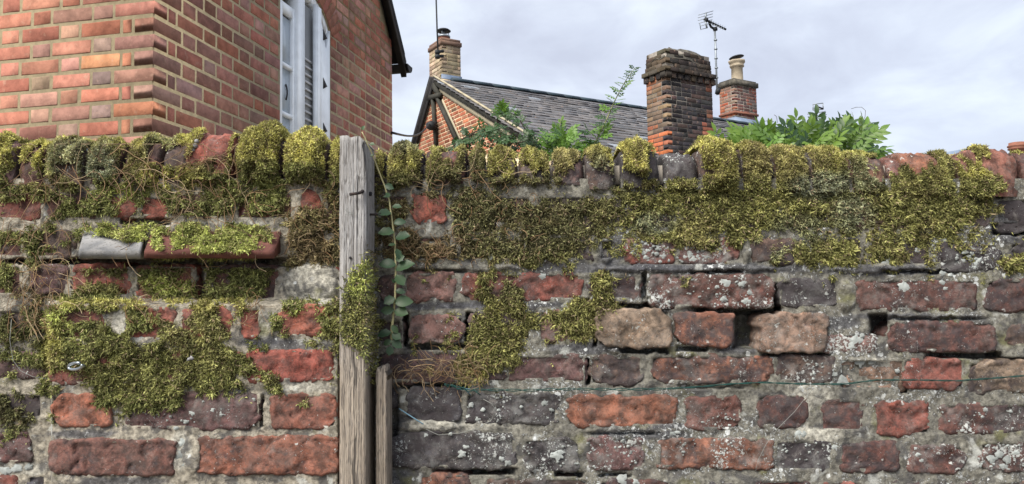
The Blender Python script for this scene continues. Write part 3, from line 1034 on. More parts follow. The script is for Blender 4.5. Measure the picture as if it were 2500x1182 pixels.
HOLES = [(195, 772, 52, 18, .9), (292, 785, 24, 34, 1.), (352, 822, 38, 18, .9), (426, 764, 36, 20, .9), (592, 805, 36, 26, .9), (558, 764, 16, 18, .7), (715, 880, 105, 36, 1.), (640, 790, 26, 34, .8), (745, 795, 40, 26, .7), (150, 920, 26, 22, .6), (262, 878, 30, 14, .6),
         (75, 420, 26, 34, .7), (180, 405, 22, 26, .6), (60, 510, 60, 26, .7), (310, 505, 26, 16, .6), (378, 508, 34, 22, .7), (760, 480, 30, 30, .8), (640, 540, 60, 12, .5), (120, 610, 40, 30, .5), (115, 680, 50, 34, .6), (330, 705, 24, 18, .8), (490, 690, 14, 40, .8)]


def cover(px, py):
    n = fbm(np.asarray(px) / 42.0, np.asarray(py) / 34.0, 55, 4)
    n2 = vn(np.asarray(px) / 9.0, np.asarray(py) / 9.0, 91)
    d = dens(px, py)
    # the two creasing tiles: the grey one is bare along its lip, the red one at its right end
    px, py = np.asarray(px, float), np.asarray(py, float)
    d = d - 1.2 * ((px > 188) & (px < 362) & (py > 581 + 9 * np.sin(px / 23.0)) & (py < 640)) - 1.2 * ((px > 676 - (py - 545) * .35) & (px < 705) & (py > 548) & (py < 640)) - 1.0 * ((px > 362) & (px < 372) & (py > 545) & (py < 640))
    d = d - 0.10 * ((px < 830) & (py < 735)) - 0.7 * ((px > 195) & (px < 690) & (py > 524) & (py < 544)) - 0.5 * ((px > 190) & (px < 690) & (py > 632) & (py < 656))
    for hx, hy, hrx, hry, hk in HOLES:
        d = d - hk * (1 - sstep(.5, 1.2, ((px - hx) / hrx) ** 2 + ((py - hy) / hry) ** 2))
    return d - 0.05 + (n - 0.5) * 1.75 + (n2 - 0.5) * 0.36


COLS = {
    'gold': ((0.28, 0.27, 0.072), (0.60, 0.57, 0.21)), 'lime': ((0.28, 0.32, 0.078), (0.54, 0.58, 0.20)),
    'olive': ((0.105, 0.108, 0.036), (0.40, 0.395, 0.150)), 'green': ((0.12, 0.136, 0.046), (0.38, 0.40, 0.15)),
    'dark': ((0.060, 0.060, 0.030), (0.26, 0.255, 0.130)), 'brown': ((0.13, 0.10, 0.052), (0.32, 0.255, 0.145)),
    'grey': ((0.17, 0.195, 0.14), (0.43, 0.47, 0.37)), 'straw': ((0.21, 0.19, 0.078), (0.48, 0.43, 0.20)),
}
BLOBS = [  # cx,cy,rx,ry,type,strength
    (1250, 500, 330, 150, 'dark', .85), (1850, 520, 420, 110, 'olive', .8), (2250, 470, 220, 120, 'olive', .6),
    (300, 500, 320, 60, 'green', .6), (760, 540, 90, 120, 'brown', .75), (640, 470, 180, 50, 'green', .6), (760, 620, 80, 60, 'brown', .8),
    (1010, 600, 130, 70, 'brown', .8), (1000, 500, 90, 50, 'brown', .4), (1090, 610, 60, 50, 'brown', .5),
    (500, 385, 70, 40, 'brown', .85), (330, 400, 60, 40, 'straw', .6), (430, 430, 90, 40, 'gold', .7), (120, 440, 90, 30, 'straw', .6),
    (175, 385, 60, 40, 'grey', .55), (255, 400, 46, 40, 'grey', .65), (390, 365, 40, 24, 'grey', .4), (300, 470, 40, 30, 'lime', .8),
    (290, 565, 110, 32, 'lime', 1.), (520, 590, 170, 44, 'lime', 1.), (410, 690, 70, 30, 'lime', .9), (250, 690, 90, 30, 'straw', .5), (600, 690, 90, 40, 'green', .8),
    (150, 770, 50, 40, 'lime', .9), (130, 850, 30, 60, 'gold', .8), (330, 742, 240, 12, 'gold', .9), (540, 745, 130, 22, 'gold', .8), (480, 830, 90, 90, 'straw', .5),
    (370, 900, 260, 90, 'olive', .8), (740, 770, 60, 20, 'lime', .7), (650, 910, 80, 50, 'olive', .6), (90, 700, 70, 60, 'brown', .7), (60, 800, 60, 60, 'dark', .6), (50, 1000, 80, 60, 'dark', .9),
    (1230, 820, 110, 110, 'olive', .7), (1080, 910, 120, 40, 'straw', .8), (1240, 700, 60, 40, 'dark', .5), (1390, 800, 70, 50, 'olive', .6), (1190, 925, 60, 26, 'gold', .6),
    (620, 345, 70, 30, 'gold', .6), (740, 350, 70, 30, 'gold', .6), (640, 410, 160, 34, 'green', .6), (980, 360, 60, 24, 'grey', .5), (1540, 385, 70, 30, 'gold', .9),
    (1740, 400, 60, 40, 'gold', .9), (1900, 400, 120, 40, 'straw', .6), (2100, 430, 70, 40, 'grey', .4), (1990, 450, 80, 40, 'grey', .6), (2080, 520, 60, 50, 'grey', .5), (1860, 610, 60, 30, 'grey', .5), (1600, 545, 60, 30, 'grey', .5), (1470, 430, 40, 40, 'grey', .6), (2390, 400, 70, 30, 'gold', .7),
    (1240, 400, 60, 30, 'gold', .9), (1300, 390, 60, 30, 'gold', .7), (1380, 390, 60, 30, 'straw', .7), (900, 380, 50, 30, 'gold', .5), (60, 360, 60, 16, 'gold', .5), (1950, 560, 80, 40, 'grey', .35),
    (1700, 560, 60, 40, 'straw', .4), (860, 780, 60, 60, 'olive', .8), (880, 680, 40, 50, 'lime', .6),
]


def moss_color(px, py, n):
    px, py = np.asarray(px, float), np.asarray(py, float)
    t = rng.random(n)[:, None] ** 1.7
    lo = np.tile(np.array(COLS['green'][0]), (n, 1))
    hi = np.tile(np.array(COLS['green'][1]), (n, 1))
    right = (px > 900)[:, None]
    lo = np.where(right, COLS['olive'][0], lo)
    hi = np.where(right, COLS['olive'][1], hi)
    top = sstep(425, 370, py)[:, None]
    lo = lo * (1 - top) + np.array(COLS['gold'][0]) * top
    hi = hi * (1 - top) + np.array(COLS['gold'][1]) * top
    for cx, cy, rx, ry, k, s in BLOBS:
        d = ((px - cx) / rx) ** 2 + ((py - cy) / ry) ** 2
        f = (s * (1 - sstep(0.3, 1.3, d)) * (0.6 + 0.8 * rng.random(n))).clip(0, 1)[:, None]
        lo = lo * (1 - f) + np.array(COLS[k][0]) * f
        hi = hi * (1 - f) + np.array(COLS[k][1]) * f
    # tufts differ a little from their neighbours
    tuft = (0.40 + 1.2 * vn(px / 10.0, py / 8.0, 411) * (0.6 + 0.8 * vn(px / 27.0, py / 22.0, 412)))[:, None]
    # patchy ageing: dry brown and fresh tufts
    a = sstep(0.56, 0.72, fbm(px / 30, py / 30, 301, 3))[:, None] * 0.5
    lo = lo * (1 - a) + np.array(COLS['brown'][0]) * a
    c = (lo * (1 - t) + hi * t) * tuft * 1.05
    dry = (rng.random(n) < 0.07)[:, None]
    return np.where(dry, np.array((0.32, 0.25, 0.16)) * (0.6 + 0.6 * rng.random((n, 1))), c)


def unit(v):
    return v / (np.linalg.norm(v, axis=-1, keepdims=True) + 1e-9)


def shoots(P, Nn, L_, wid, C, droop=0.15, spread=0.9):
    """curled ribbons, seven vertices each"""
    n = len(P)
    d0 = unit(Nn * 0.75 + unit(rng.normal(size=(n, 3))) * spread + np.array([0, 0, -droop]))
    d1 = unit(d0 + unit(rng.normal(size=(n, 3))) * 1.0 + Nn * 0.1)
    d2 = unit(d1 + unit(rng.normal(size=(n, 3))) * 1.1 + np.array([0, 0, -droop]))
    s = unit(np.cross(d0 + d1, rng.normal(size=(n, 3))))
    l3 = (L_ / 3)[:, None]
    w = wid[:, None]
    p1 = P + d0 * l3
    p2 = p1 + d1 * l3
    p3 = p2 + d2 * l3
    V = np.stack([P - s * w * .7, P + s * w * .7, p1 - s * w, p1 + s * w, p2 - s * w * .8, p2 + s * w * .8, p3], 1)
    b = (np.arange(n) * 7)[:, None]
    Q = np.concatenate([b + np.array([0, 1, 3, 2]), b + np.array([2, 3, 5, 4])])
    T = b + np.array([4, 5, 6])
    Cc = np.repeat(C[:, None, :], 7, 1)
    Cc[:, :2] *= 0.8
    return V.reshape(-1, 3), Q, T, Cc.reshape(-1, 3)


class Moss:
    def __init__(s):
        s.V, s.Q, s.T, s.C = [], [], [], []
        s.n = 0

    def add(s, V, Q, T, C):
        s.V.append(V)
        s.C.append(C)
        if len(Q):
            s.Q.append(Q + s.n)
        if len(T):
            s.T.append(T + s.n)
        s.n += len(V)

    def build(s, label):
        me = mesh_np("moss", np.concatenate(s.V), [np.concatenate(s.Q), np.concatenate(s.T)], M_MOSS, True, np.concatenate(s.C))
        return obj("moss", me, label=label, category="moss", kind="stuff")


# --- cushions on the coping
m_left, m_right = Moss(), Moss()
for (x0, x1, yt, yb, p, rad, P, Nn) in cope_surf:
    tgt = m_left if x1 < 870 else m_right
    n, m_ = P.shape[:2]
    xs = np.linspace(x0, x1, n)
    yrow = np.concatenate([np.linspace(yb, yt + 40, 6), np.linspace(yt + 34, yt + 6, 7), np.full(5, yt + 4)])
    XG, YG = np.meshgrid(xs, yrow, indexing='ij')
    cv = cover(XG, YG)
    e_ = np.abs(np.linspace(-1, 1, n))[:, None]
    fat = 0.6 if x0 > 1800 else 2.1 if (570 < x0 < 720 or 1500 < x0 < 1520 or 1700 < x0 < 1810) else 1.0
    th = 0.004 + fat * 0.011 * sstep(0.35, 0.9, cv) * (1 - e_ ** 3) * (0.5 + fbm(XG / 18, YG / 18, 12, 3))
    if fat > 1:
        th = th * (0.35 + 0.65 * sstep(yb + 4, yb - 40, YG))
    base = P + Nn * (th * np.where(cv > 0.42, 1, -0.5))[..., None]
    base[:, -1] = P[:, -1]
    idx = np.arange(n * m_).reshape(n, m_)
    qa = np.stack([idx[:-1, :-1], idx[1:, :-1], idx[1:, 1:], idx[:-1, 1:]], -1)
    keep = (cv[:-1, :-1] > .44) & (cv[1:, 1:] > .44) & (np.maximum(e_[:-1], e_[1:]) < .97)
    qk = qa[keep].reshape(-1, 4)
    if len(qk):
        bc = moss_color(XG.ravel(), YG.ravel(), XG.size) * np.array((.24, .21, .22))  # base darkened so the gaps between shoots look shaded
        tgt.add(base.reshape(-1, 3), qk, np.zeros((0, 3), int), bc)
    # shoots
    N = int((x1 - x0) * (66 if -160 < x0 < 2600 else 20))
    u_ = rng.random(N) * (n - 1)
    v_ = rng.random(N) ** 0.9 * (m_ - 2)
    iu, iv = u_.astype(int), v_.astype(int)
    fu, fv = (u_ - iu)[:, None], (v_ - iv)[:, None]

    def bil(A):
        return (A[iu, iv] * (1 - fu) + A[iu + 1, iv] * fu) * (1 - fv) + (A[iu, iv + 1] * (1 - fu) + A[iu + 1, iv + 1] * fu) * fv
    pp, nn = bil(base), unit(bil(Nn))
    px, py = bil(XG[..., None])[:, 0], bil(YG[..., None])[:, 0]
    ee = np.abs(u_ / (n - 1) * 2 - 1)
    k = (cover(px, py) > 0.47 + 0.12 * (rng.random(N) - .5)) & (ee < .93 - .05 * rng.random(N))
    pp, nn, px, py = pp[k], nn[k], px[k], py[k]
    c = moss_color(px, py, len(pp))
    tgt.add(*shoots(pp, nn, rng.uniform(.004, .0095, len(pp)), rng.uniform(.0005, .00105, len(pp)), c, 0.1, 0.8))


# --- carpets on the faces
def field(x0, x1, y0, y1, per=6.0, thick=1.0, exclude=None, lmax=.013):
    ms = Moss()
    sx = np.arange(x0, x1 + 1, 5.0)
    sy = np.arange(y0, y1 + 1, 5.0)
    X, Y = np.meshgrid(sx, sy)
    cv = cover(X, Y)
    if exclude is not None:
        cv = np.where(exclude(X, Y), 0, cv)
    cw = np.where(cope_zone(X, Y), 0, cv)

    def surf(px, py, c):
        fr = lookup(FRONT, px, py)
        th = -0.004 + thick * (0.015 * sstep(0.45, 0.95, c) * (0.05 + 2.3 * np.clip(fbm(px / 20, py / 17, 12, 3) - .22, 0, 1)) + 0.003 * sstep(.4, .55, c))
        return fr + th
    V = W(X, Y, surf(X, Y, cw))
    h, w = X.shape
    idx = np.arange(h * w).reshape(h, w)
    qa = np.stack([idx[1:, :-1], idx[1:, 1:], idx[:-1, 1:], idx[:-1, :-1]], -1)
    keep = (cw[:-1, :-1] > .52) & (cw[1:, 1:] > .52) & (cw[1:, :-1] > .52) & (cw[:-1, 1:] > .52)
    qk = qa[keep].reshape(-1, 4)
    bc = moss_color(X.ravel(), Y.ravel(), X.size) * np.array((.24, .21, .22))  # darkened base again: shade between the shoots put into the colour
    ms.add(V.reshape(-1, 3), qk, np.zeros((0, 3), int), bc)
    N = int((x1 - x0) * (y1 - y0) / per)
    px = rng.uniform(x0, x1, N)
    py = rng.uniform(y0, y1, N)
    c = cover(px, py)
    if exclude is not None:
        c = np.where(exclude(px, py), 0, c)
    c = np.where(cope_zone(px, py), 0, c)
    # stragglers at the fringe
    k = c > 0.52 + 0.16 * (rng.random(N) - .6)
    px, py, c = px[k], py[k], c[k]
    e = 3.0
    s0 = surf(px, py, c)
    sx_ = surf(px + e, py, cover(px + e, py))
    sy_ = surf(px, py + e, cover(px, py + e))
    m = 1333.0
    nn = unit(np.stack([-(np.clip((sx_ - s0) * m / e, -1.5, 1.5)) * .6, -np.ones(len(px)), np.clip((sy_ - s0) * m / e, -1.5, 1.5) * .6], 1))
    P = W(px, py, s0 - 0.001)
    L_ = rng.uniform(.005, lmax, len(px)) * (.75 + .5 * rng.random(len(px)))
    ms.add(*shoots(P, nn, L_, rng.uniform(.00055, .00125, len(px)), moss_color(px, py, len(px)), 0.3, 0.95))
    return ms


cope_bot = np.interp(np.arange(-200, 2800), *np.array(sorted([((a[0] + a[1]) / 2, a[3]) for a in COPE if -160 < a[0] < 2800])).T)


def cope_zone(px, py):
    b = cope_bot[np.clip((np.asarray(px) + 200).astype(int), 0, 2999)]
    return np.asarray(py) < b - 2


post_x = lambda X, Y: (X > 826) & (X < 900)
m_left.build("golden moss cushions along the coping bricks left of the timber post")
m_right.build("golden moss cushions along the coping bricks right of the timber post")
field(0, 826, 436, 738, 3.3, .85, lambda X, Y: (X > 188) & (X < 700) & (Y > 540) & (Y < 640)).build("green and brown straggly moss on the wall face left of the post, above the pier")
field(188, 700, 540, 634, 1.7, 1.5, lmax=.010).build("bright lime green moss on the two creasing tiles")
field(0, 119, 738, 1140, 3.6, 0.9).build("dark green moss at the left edge of the wall beside the pier")
field(119, 830, 735, 1080, 3.3, .75).build("thick olive moss hanging over the front of the brick pier")
field(900, 1500, 436, 660, 3.4, .55).build("dark olive moss carpet on the wall face just right of the post")
field(1500, 2500, 440, 700, 3.4, .6).build("yellow green moss carpet on the upper right wall face")
field(916, 1520, 660, 975, 3.5, .6).build("ragged moss patch running down the wall below the large dark hole")

# --- dead stems and dry ivy threads tangled in the moss
def stems(name, label, boxes, colors, prot0=.008):
    V, Q, C = [], [], []
    base = 0
    for (x0, x1, y0, y1, cnt, ln, r, grav) in boxes:
        for _ in range(cnt):
            x, y = random.uniform(x0, x1), random.uniform(y0, y1)
            a = random.uniform(0, 2 * math.pi)
            pr = lookup(FRONT, np.array(x), np.array(y)) + prot0 + random.uniform(0, .012)
            k = random.randint(8, 15)
            curl = random.uniform(-.35, .35)
            pts = []
            for i in range(k):
                pts.append(W(np.array(x), np.array(y), pr))
                a += curl + random.uniform(-.35, .35)
                a += grav * math.cos(a) * .25
                x += math.cos(a) * ln / k
                y += math.sin(a) * ln / k
                if y < 352:
                    y, a = 352, abs(a)
                pr = max(lookup(FRONT, np.array(x), np.array(y)) + .003, pr + random.uniform(-.0025, .0025))
            pts = np.array(pts)
            T = unit(np.gradient(pts, axis=0))
            A = unit(np.cross(T, np.array([0.2, 1, 0.3])))
            B = np.cross(T, A)
            rr = r * random.uniform(.6, 1.2)
            ring = [pts + rr * (A * math.cos(t) + B * math.sin(t)) for t in (0, 2.09, 4.19)]
            vv = np.stack(ring, 1).reshape(-1, 3)
            for i in range(k - 1):
                for j in range(3):
                    j2 = (j + 1) % 3
                    Q.append((base + i * 3 + j, base + i * 3 + j2, base + i * 3 + 3 + j2, base + i * 3 + 3 + j))
            V.append(vv)
            c = np.array(random.choice(colors)) * random.uniform(.7, 1.25)
            C.append(np.tile(c, (len(vv), 1)))
            base += len(vv)
    me = mesh_np(name, np.concatenate(V), np.array(Q), M_STEM, True, np.concatenate(C))
    return obj(name, me, label=label, category="dead stems", kind="stuff")


TN = [(0.24, 0.16, 0.09), (0.19, 0.115, 0.06), (0.31, 0.24, 0.15), (0.13, 0.085, 0.055)]
stems("dead_stems", "tangle of dry brown creeper stems in the moss left of the post",
      [(220, 600, 360, 450, 60, 110, .0007, .3), (0, 240, 400, 470, 26, 120, .0006, .3), (0, 180, 500, 600, 24, 90, .0005, .6), (40, 170, 630, 760, 50, 90, .0006, .8), (420, 640, 440, 540, 40, 100, .0006, .9),
       (300, 640, 530, 620, 14, 90, .0005, .6), (380, 470, 640, 710, 26, 50, .0006, 0), (60, 130, 720, 800, 26, 70, .0006, .8), (700, 826, 440, 640, 60, 50, .0006, .4), (300, 400, 730, 760, 20, 60, .0005, 0), (560, 640, 730, 780, 24, 50, .0005, .3)], TN)
stems("dead_stems", "thin straw coloured stems spread over the purple brick right of the post",
      [(960, 1200, 870, 925, 90, 70, .0005, .2), (1080, 1230, 395, 450, 12, 110, .0007, .2), (940, 1120, 560, 640, 60, 40, .0006, .3), (1000, 1060, 440, 470, 8, 70, .0006, .2), (1120, 1320, 450, 640, 60, 28, .0006, .2)], TN)

# ================================================================== TIMBER POST, BATTEN, NAILS
def plank(name, xl, xr, prot_f, prot_b, ytop, ybot, topnoise, xoff=0, seed=1, parent=None, chip=0):
    """front face from pixels at prot_f; ridged by the grain"""
    n = 54
    rows = np.concatenate([np.linspace(ytop, ytop + 60, 7), np.linspace(ytop + 80, ybot, 34)])
    us = np.linspace(0, 1, n)
    Pf = np.zeros((len(rows), n, 3))
    for j, y in enumerate(rows):
        x = xl + (xr - xl) * us
        yy = np.full(n, y)
        if j == 0:
            yy = y + topnoise * (vn(us * 7, 0.3, seed) - 0.3) + topnoise * 1.6 * np.maximum(0, us - .75) * 4 * 0.6
        x = x + (vn(0.5, y / 40, seed + 4) - .5) * 2.0 * (np.abs(us - .5) * 2) ** 4 * np.sign(us - .5)
        gr = (vn(us * 27 + (fbm(y / 160, 0.2, seed + 8, 2) - .5) * 1.2, y / 600.0, seed + 2) - .5) * 0.0022
        rel = gr - 0.0035 * (np.abs(us - .5) * 2) ** 8
        Pf[j] = W(x, yy, prot_f + rel)
    Pb = Pf.copy()
    Pb[:, :, 1] = WALL_Y - prot_b
    Vv = np.concatenate([Pf.reshape(-1, 3), Pb.reshape(-1, 3)])
    R = len(rows)
    idx = np.arange(R * n).reshape(R, n)
    o = R * n
    q = [np.stack([idx[1:, :-1], idx[1:, 1:], idx[:-1, 1:], idx[:-1, :-1]], -1).reshape(-1, 4),
         np.stack([idx[:-1, 0], idx[:-1, 0] + o, idx[1:, 0] + o, idx[1:, 0]], -1),
         np.stack([idx[1:, -1], idx[1:, -1] + o, idx[:-1, -1] + o, idx[:-1, -1]], -1),
         np.stack([idx[0, :-1], idx[0, 1:], idx[0, 1:] + o, idx[0, :-1] + o], -1)]
    return mesh_np(name, Vv, [np.concatenate(q)], M_TIMB, True)


post = empty("timber_post", W(np.array(868.), np.array(1182.), .045) * np.array([1, 1, 0]), "weathered grey timber post with a bent nail standing against the wall", "post")
pme = plank("post_timber", 829, 894, 0.094, 0.014, 334, 1500, 13, seed=3)
part("post_timber", pme, post)


def polytube(name, pts, r, m, parent, sides=8, smooth=True):
    b = MB()
    b.tube(pts, r, sides)
    return part(name, b.mesh(name, m, smooth), parent)


polytube("nail", [W(np.array(x), np.array(y), p) for x, y, p in ((886, 466, .088), (884, 468, .101), (878, 471, .106), (866, 473, .106), (854, 475, .104))], [.0032, .003, .0028, .0027, .0028], M_RUST, post)
polytube("nail", [W(np.array(x), np.array(y), p) for x, y, p in ((900, 524, .060), (912, 524, .058), (930, 523, .058))], .0022, M_RUST, post)
b = MB()
b.tube([W(np.array(903.), np.array(473.), .066), W(np.array(906.), np.array(474.), .064)], .004, 8)
b.tube([W(np.array(855.), np.array(629.), .094), W(np.array(855.), np.array(629.3), .098)], .0022, 7)
part("nail_hole", b.mesh("nail_hole", M_DARK), post)
# dark split down the upper right edge
b = MB()
sp_ = [(886, 345), (889, 352), (890, 370), (893, 390), (895, 420), (894, 440), (892, 412), (888, 380), (884, 356)]
b.add([W(np.array(float(x)), np.array(float(y)), .0985 - .003 * (x > 890)) for x, y in sp_] + [W(np.array(float(x)), np.array(float(y)), .09) for x, y in sp_],
      [tuple(range(9))] + [(i, (i + 1) % 9, 9 + (i + 1) % 9, 9 + i) for i in range(9)])
part("split", b.mesh("split", M_DARK), post)
# pale thread caught on the post
t = np.linspace(0, 1, 14)
b = MB()
b.tube([W(np.array(846 + 20 * (1 - u) * 0 + 9 - 11 * math.sin(3.4 * u + .6)), np.array(509 + 14 * u), .0985) for u in t], .0005, 4)
b.tube([W(np.array(842 + 22 * u), np.array(523 + 1.5 * math.sin(u * 5)), .0985) for u in t], .0005, 4)
tb = obj("thread_loop", b.mesh("thread_loop", M_THREAD, True), label="tiny pale thread snagged on the grey post below the bent nail", category="thread")

batten = empty("timber_batten", W(np.array(932.), np.array(1182.), .03) * np.array([1, 1, 0]), "thin split wooden batten with a broken top beside the post", "batten")
bme = plank("batten_timber", 918, 945, 0.068, 0.012, 898, 1500, 26, seed=9)
part("batten_timber", bme, batten)

# moss on the post
pm = Moss()
N = 3200
poly = [(905, 612), (912, 640), (914, 930), (905, 935), (898, 870), (880, 860), (862, 842), (834, 822), (826, 790), (838, 740), (846, 690), (862, 660), (884, 645)]


def inside(px, py, pl):
    r = np.zeros(len(px), bool)
    for i in range(len(pl)):
        (xa, ya), (xb, yb) = pl[i], pl[i - 1]
        c = ((ya > py) != (yb > py)) & (px < (xb - xa) * (py - ya) / (yb - ya + 1e-9) + xa)
        r ^= c
    return r


px, py = rng.uniform(815, 925, N * 2), rng.uniform(600, 945, N * 2)
k = inside(px + rng.normal(0, 7, N * 2), py + rng.normal(0, 7, N * 2), poly)
px, py = px[k], py[k]
side = px > 893
pr = np.where(side, .094 - (px - 893) / 20 * .07, .094)
P = W(np.where(side, 895, px), py, pr)
P = W(px, py, np.clip(pr, .02, .1) + .004 * fbm(px / 20, py / 20, 4, 2))
Nn = np.where(side[:, None], np.array([.9, -.4, 0]), np.array([0, -1, 0]))
pm.add(*shoots(P, Nn, rng.uniform(.006, .012, len(px)), rng.uniform(.0008, .0014, len(px)), moss_color(px, py, len(px)), .3, .9))
gq = np.arange(0)
pm.Q.append(np.zeros((0, 4), int))
pm.build("olive moss clinging to the lower right side of the timber post")

# ================================================================== VINE BY THE POST
def leaf_mesh(name, L_, Wd, m, teeth=0, curl=0.2, n=7):
    V, F = [], []
    for i in range(n):
        t = i / (n - 1)
        w = Wd * (math.sin(math.pi * min(1, t * 0.95 + .03)) ** 0.75) * (1 + (0.10 * (-1) ** i if teeth else 0))
        if i == n - 1:
            w = 0.0004
        z = -curl * L_ * t * t
        V += [(-w, L_ * t, z + w * .35), (0, L_ * t, z), (w, L_ * t, z + w * .35)]
    for i in range(n - 1):
        a = i * 3
        F += [(a, a + 1, a + 4, a + 3), (a + 1, a + 2, a + 5, a + 4)]
    return mesh_np(name, V, np.array(F), m, True)


def place(me, name, loc, direc, normal, parent, s=1.0):
    y = Vector(direc).normalized()
    z = Vector(normal)
    z = (z - y * z.dot(y)).normalized()
    x = y.cross(z)
    Mx = Matrix((x, y, z)).transposed().to_4x4()
    Mx = Matrix.Translation(Vector(loc)) @ Mx @ Matrix.Diagonal((s, s, s, 1))
    o = bpy.data.objects.new(name, me)
    COL.objects.link(o)
    o.parent = parent
    o.matrix_parent_inverse = parent.matrix_world.inverted()
    o.matrix_basis = Mx
    return o


VP = [(884, 322), (897, 350), (918, 400), (937, 448), (950, 490), (958, 540), (964, 590), (966, 640), (966, 690), (964, 730), (960, 770), (956, 810), (954, 845)]
VPR = [.10, .095, .075, .06, .055, .05, .045, .042, .04, .038, .034, .03, .028]
vine = empty("climbing_vine", W(np.array(954.), np.array(845.), .03), "slender green vine with paired dark leaves beside the post", "vine")
vs_pts = []
for i in range(len(VP) - 1):
    for tt in np.linspace(0, 1, 5)[:-1]:
        x = VP[i][0] + (VP[i + 1][0] - VP[i][0]) * tt + random.uniform(-.6, .6)
        y = VP[i][1] + (VP[i + 1][1] - VP[i][1]) * tt
        vs_pts.append(W(np.array(x), np.array(y), VPR[i] + (VPR[i + 1] - VPR[i]) * tt))
polytube("stem", vs_pts, np.linspace(.0010, .0024, len(vs_pts)), M_PSTEM, vine, 6)
vleaf = [leaf_mesh("leaf", .030, .0105, M_VLEAF, 1, .22), leaf_mesh("leaf", .028, .0118, M_VLEAF, 1, .1), leaf_mesh("leaf", .026, .009, M_VLEAF, 0, .35)]
LV = [(884, 318, .5, -.9, .4), (903, 352, .9, .1, .35), (912, 378, -.6, .2, .3), (940, 452, .7, .3, .7), (944, 470, .3, .7, .5), (948, 482, -.8, -.3, .5), (958, 505, .9, -.05, .8), (955, 522, -1, -.05, 1.), (962, 545, .95, -.2, .85),
      (962, 568, -1, -.1, 1.3), (966, 582, 1, -.2, 1.15), (965, 598, -.6, -.1, .5), (968, 608, .35, .9, .9), (966, 635, .9, -.4, .85), (966, 648, -1, -.25, 1.3), (967, 660, .9, -.45, 1.35), (967, 672, .6, .7, 1.25), (966, 690, -.5, -.4, .5),
      (966, 710, .9, .1, .85), (964, 728, -.9, .4, .95), (964, 738, .95, -.1, 1.3), (962, 756, -1, .1, 1.), (963, 760, 1, .15, 1.15), (957, 795, .5, .6, .8), (956, 812, -1, .1, .95), (957, 815, .9, .5, .95), (955, 830, -.8, .5, .7), (956, 832, .9, .55, .9), (953, 845, -.1, 1, .85)]
for i, (x, y, dx, dy, s) in enumerate(LV):
    pr = float(np.interp(y, [q_[1] for q_ in VP], VPR)) + .004
    nrm = np.array([random.uniform(-.7, .7), -1, random.uniform(-.1, .95)])
    place(vleaf[i % 3], "leaf", W(np.array(float(x)), np.array(float(y)), pr), (dx, -.25, -dy), nrm, vine, s * random.uniform(.66, .92))

# ================================================================== WIRE, HOOK, THREADS
wire = empty("garden_wire", W(np.array(1100.), np.array(945.), .012), "green plastic coated garden wire stretched along the right of the wall", "wire")
WP = [(1085, 938), (1110, 944), (1140, 952), (1200, 952), (1280, 953), (1400, 950), (1530, 951), (1620, 950), (1700, 945), (1780, 938), (1860, 934), (1960, 938), (2060, 938), (2140, 928), (2240, 928), (2340, 930), (2420, 924), (2520, 916), (2620, 912)]
xs = np.arange(1085, 2620, 6.0)
ys = np.interp(xs, [q_[0] for q_ in WP], [q_[1] for q_ in WP])
for ph in (0, math.pi):
    amp = np.where(xs < 1640, 2.6, 1.2)
    polytube("strand", W(xs, ys + amp * np.sin(xs / 14 + ph), .013 + .0012 * np.cos(xs / 14 + ph)), .0008, M_WIRE, wire, 6)
polytube("twisted_end", [W(np.array(1085 + 8. * i), np.array(938 + i * 2.0 + 5 * math.sin(i * 1.9)), .014 + .003 * math.cos(i * 1.9)) for i in range(12)], .0010, M_WIRE, wire, 6)
tw = MB()
tw.tube([W(np.array(x), np.array(y), .012) for x, y in ((974., 998.), (990., 1008.), (1012., 1022.), (1034., 1036.))], .0011, 5)
tw.tube([W(np.array(x), np.array(y), .013) for x, y in ((1140., 955.), (1150., 966.), (1132., 948.), (1148., 950.))], .0009, 5)
obj("blue_twine", tw.mesh("blue_twine", M_BLUE, True), label="short faded blue twine lying over the dark brick right of the batten", category="twine")
th = MB()
th.tube([W(np.array(x), np.array(y), .012) for x, y in ((1845., 1150.), (1850., 1125.), (1870., 1085.), (1900., 1045.), (1940., 1005.), (1975., 960.), (1990., 946.))], .0004, 5)
obj("loose_thread", th.mesh("loose_thread", M_THREAD, True), label="thin pale thread hanging from the wire in a slanting curve", category="thread")
th = MB()
th.tube([W(np.array(x), np.array(y), .014) for x, y in ((1180., 975.), (1200., 985.), (1210., 1000.), (1200., 1025.), (1170., 1045.), (1120., 1058.), (1070., 1062.), (1040., 1048.))], .0005, 5)
obj("loose_thread", th.mesh("loose_thread", M_THREAD, True), label="fine looped thread on the mortar below the knotted wire", category="thread")
th = MB()
th.tube([W(np.array(x), np.array(y), .02) for x, y in ((28., 780.), (24., 830.), (32., 880.), (50., 905.), (80., 920.), (118., 925.))], .00045, 5)
obj("loose_thread", th.mesh("loose_thread", M_THREAD, True), label="pale curved fibre at the left edge beside the pier", category="thread")
hk = empty("eye_bolt", W(np.array(195.), np.array(893.), PIER), "shiny zinc eye bolt poking out of the moss on the pier", "bolt")
pts = []
for t in np.linspace(-.3, 2 * math.pi - .9, 18):
    pts.append(W(np.array(184 + 17 * math.cos(t)), np.array(894 + 8.0 * math.sin(t) - 2 * math.cos(t)), PIER + .030 + .008 * math.cos(t)))
polytube("ring", pts, .0026, M_ZINC, hk, 8)
polytube("shank", [W(np.array(202.), np.array(893.), PIER + .032), W(np.array(208.), np.array(894.), PIER - .01)], .0028, M_ZINC, hk, 8)
fl = MB()
fl.box(W(np.array(463.), np.array(876.), PIER + .022), (.004, 0, .001), (0, .001, 0), (.001, 0, .0026))
fl.box(W(np.array(468.), np.array(874.), PIER + .023), (.0026, 0, -.002), (0, .001, 0), (.0012, 0, .002))
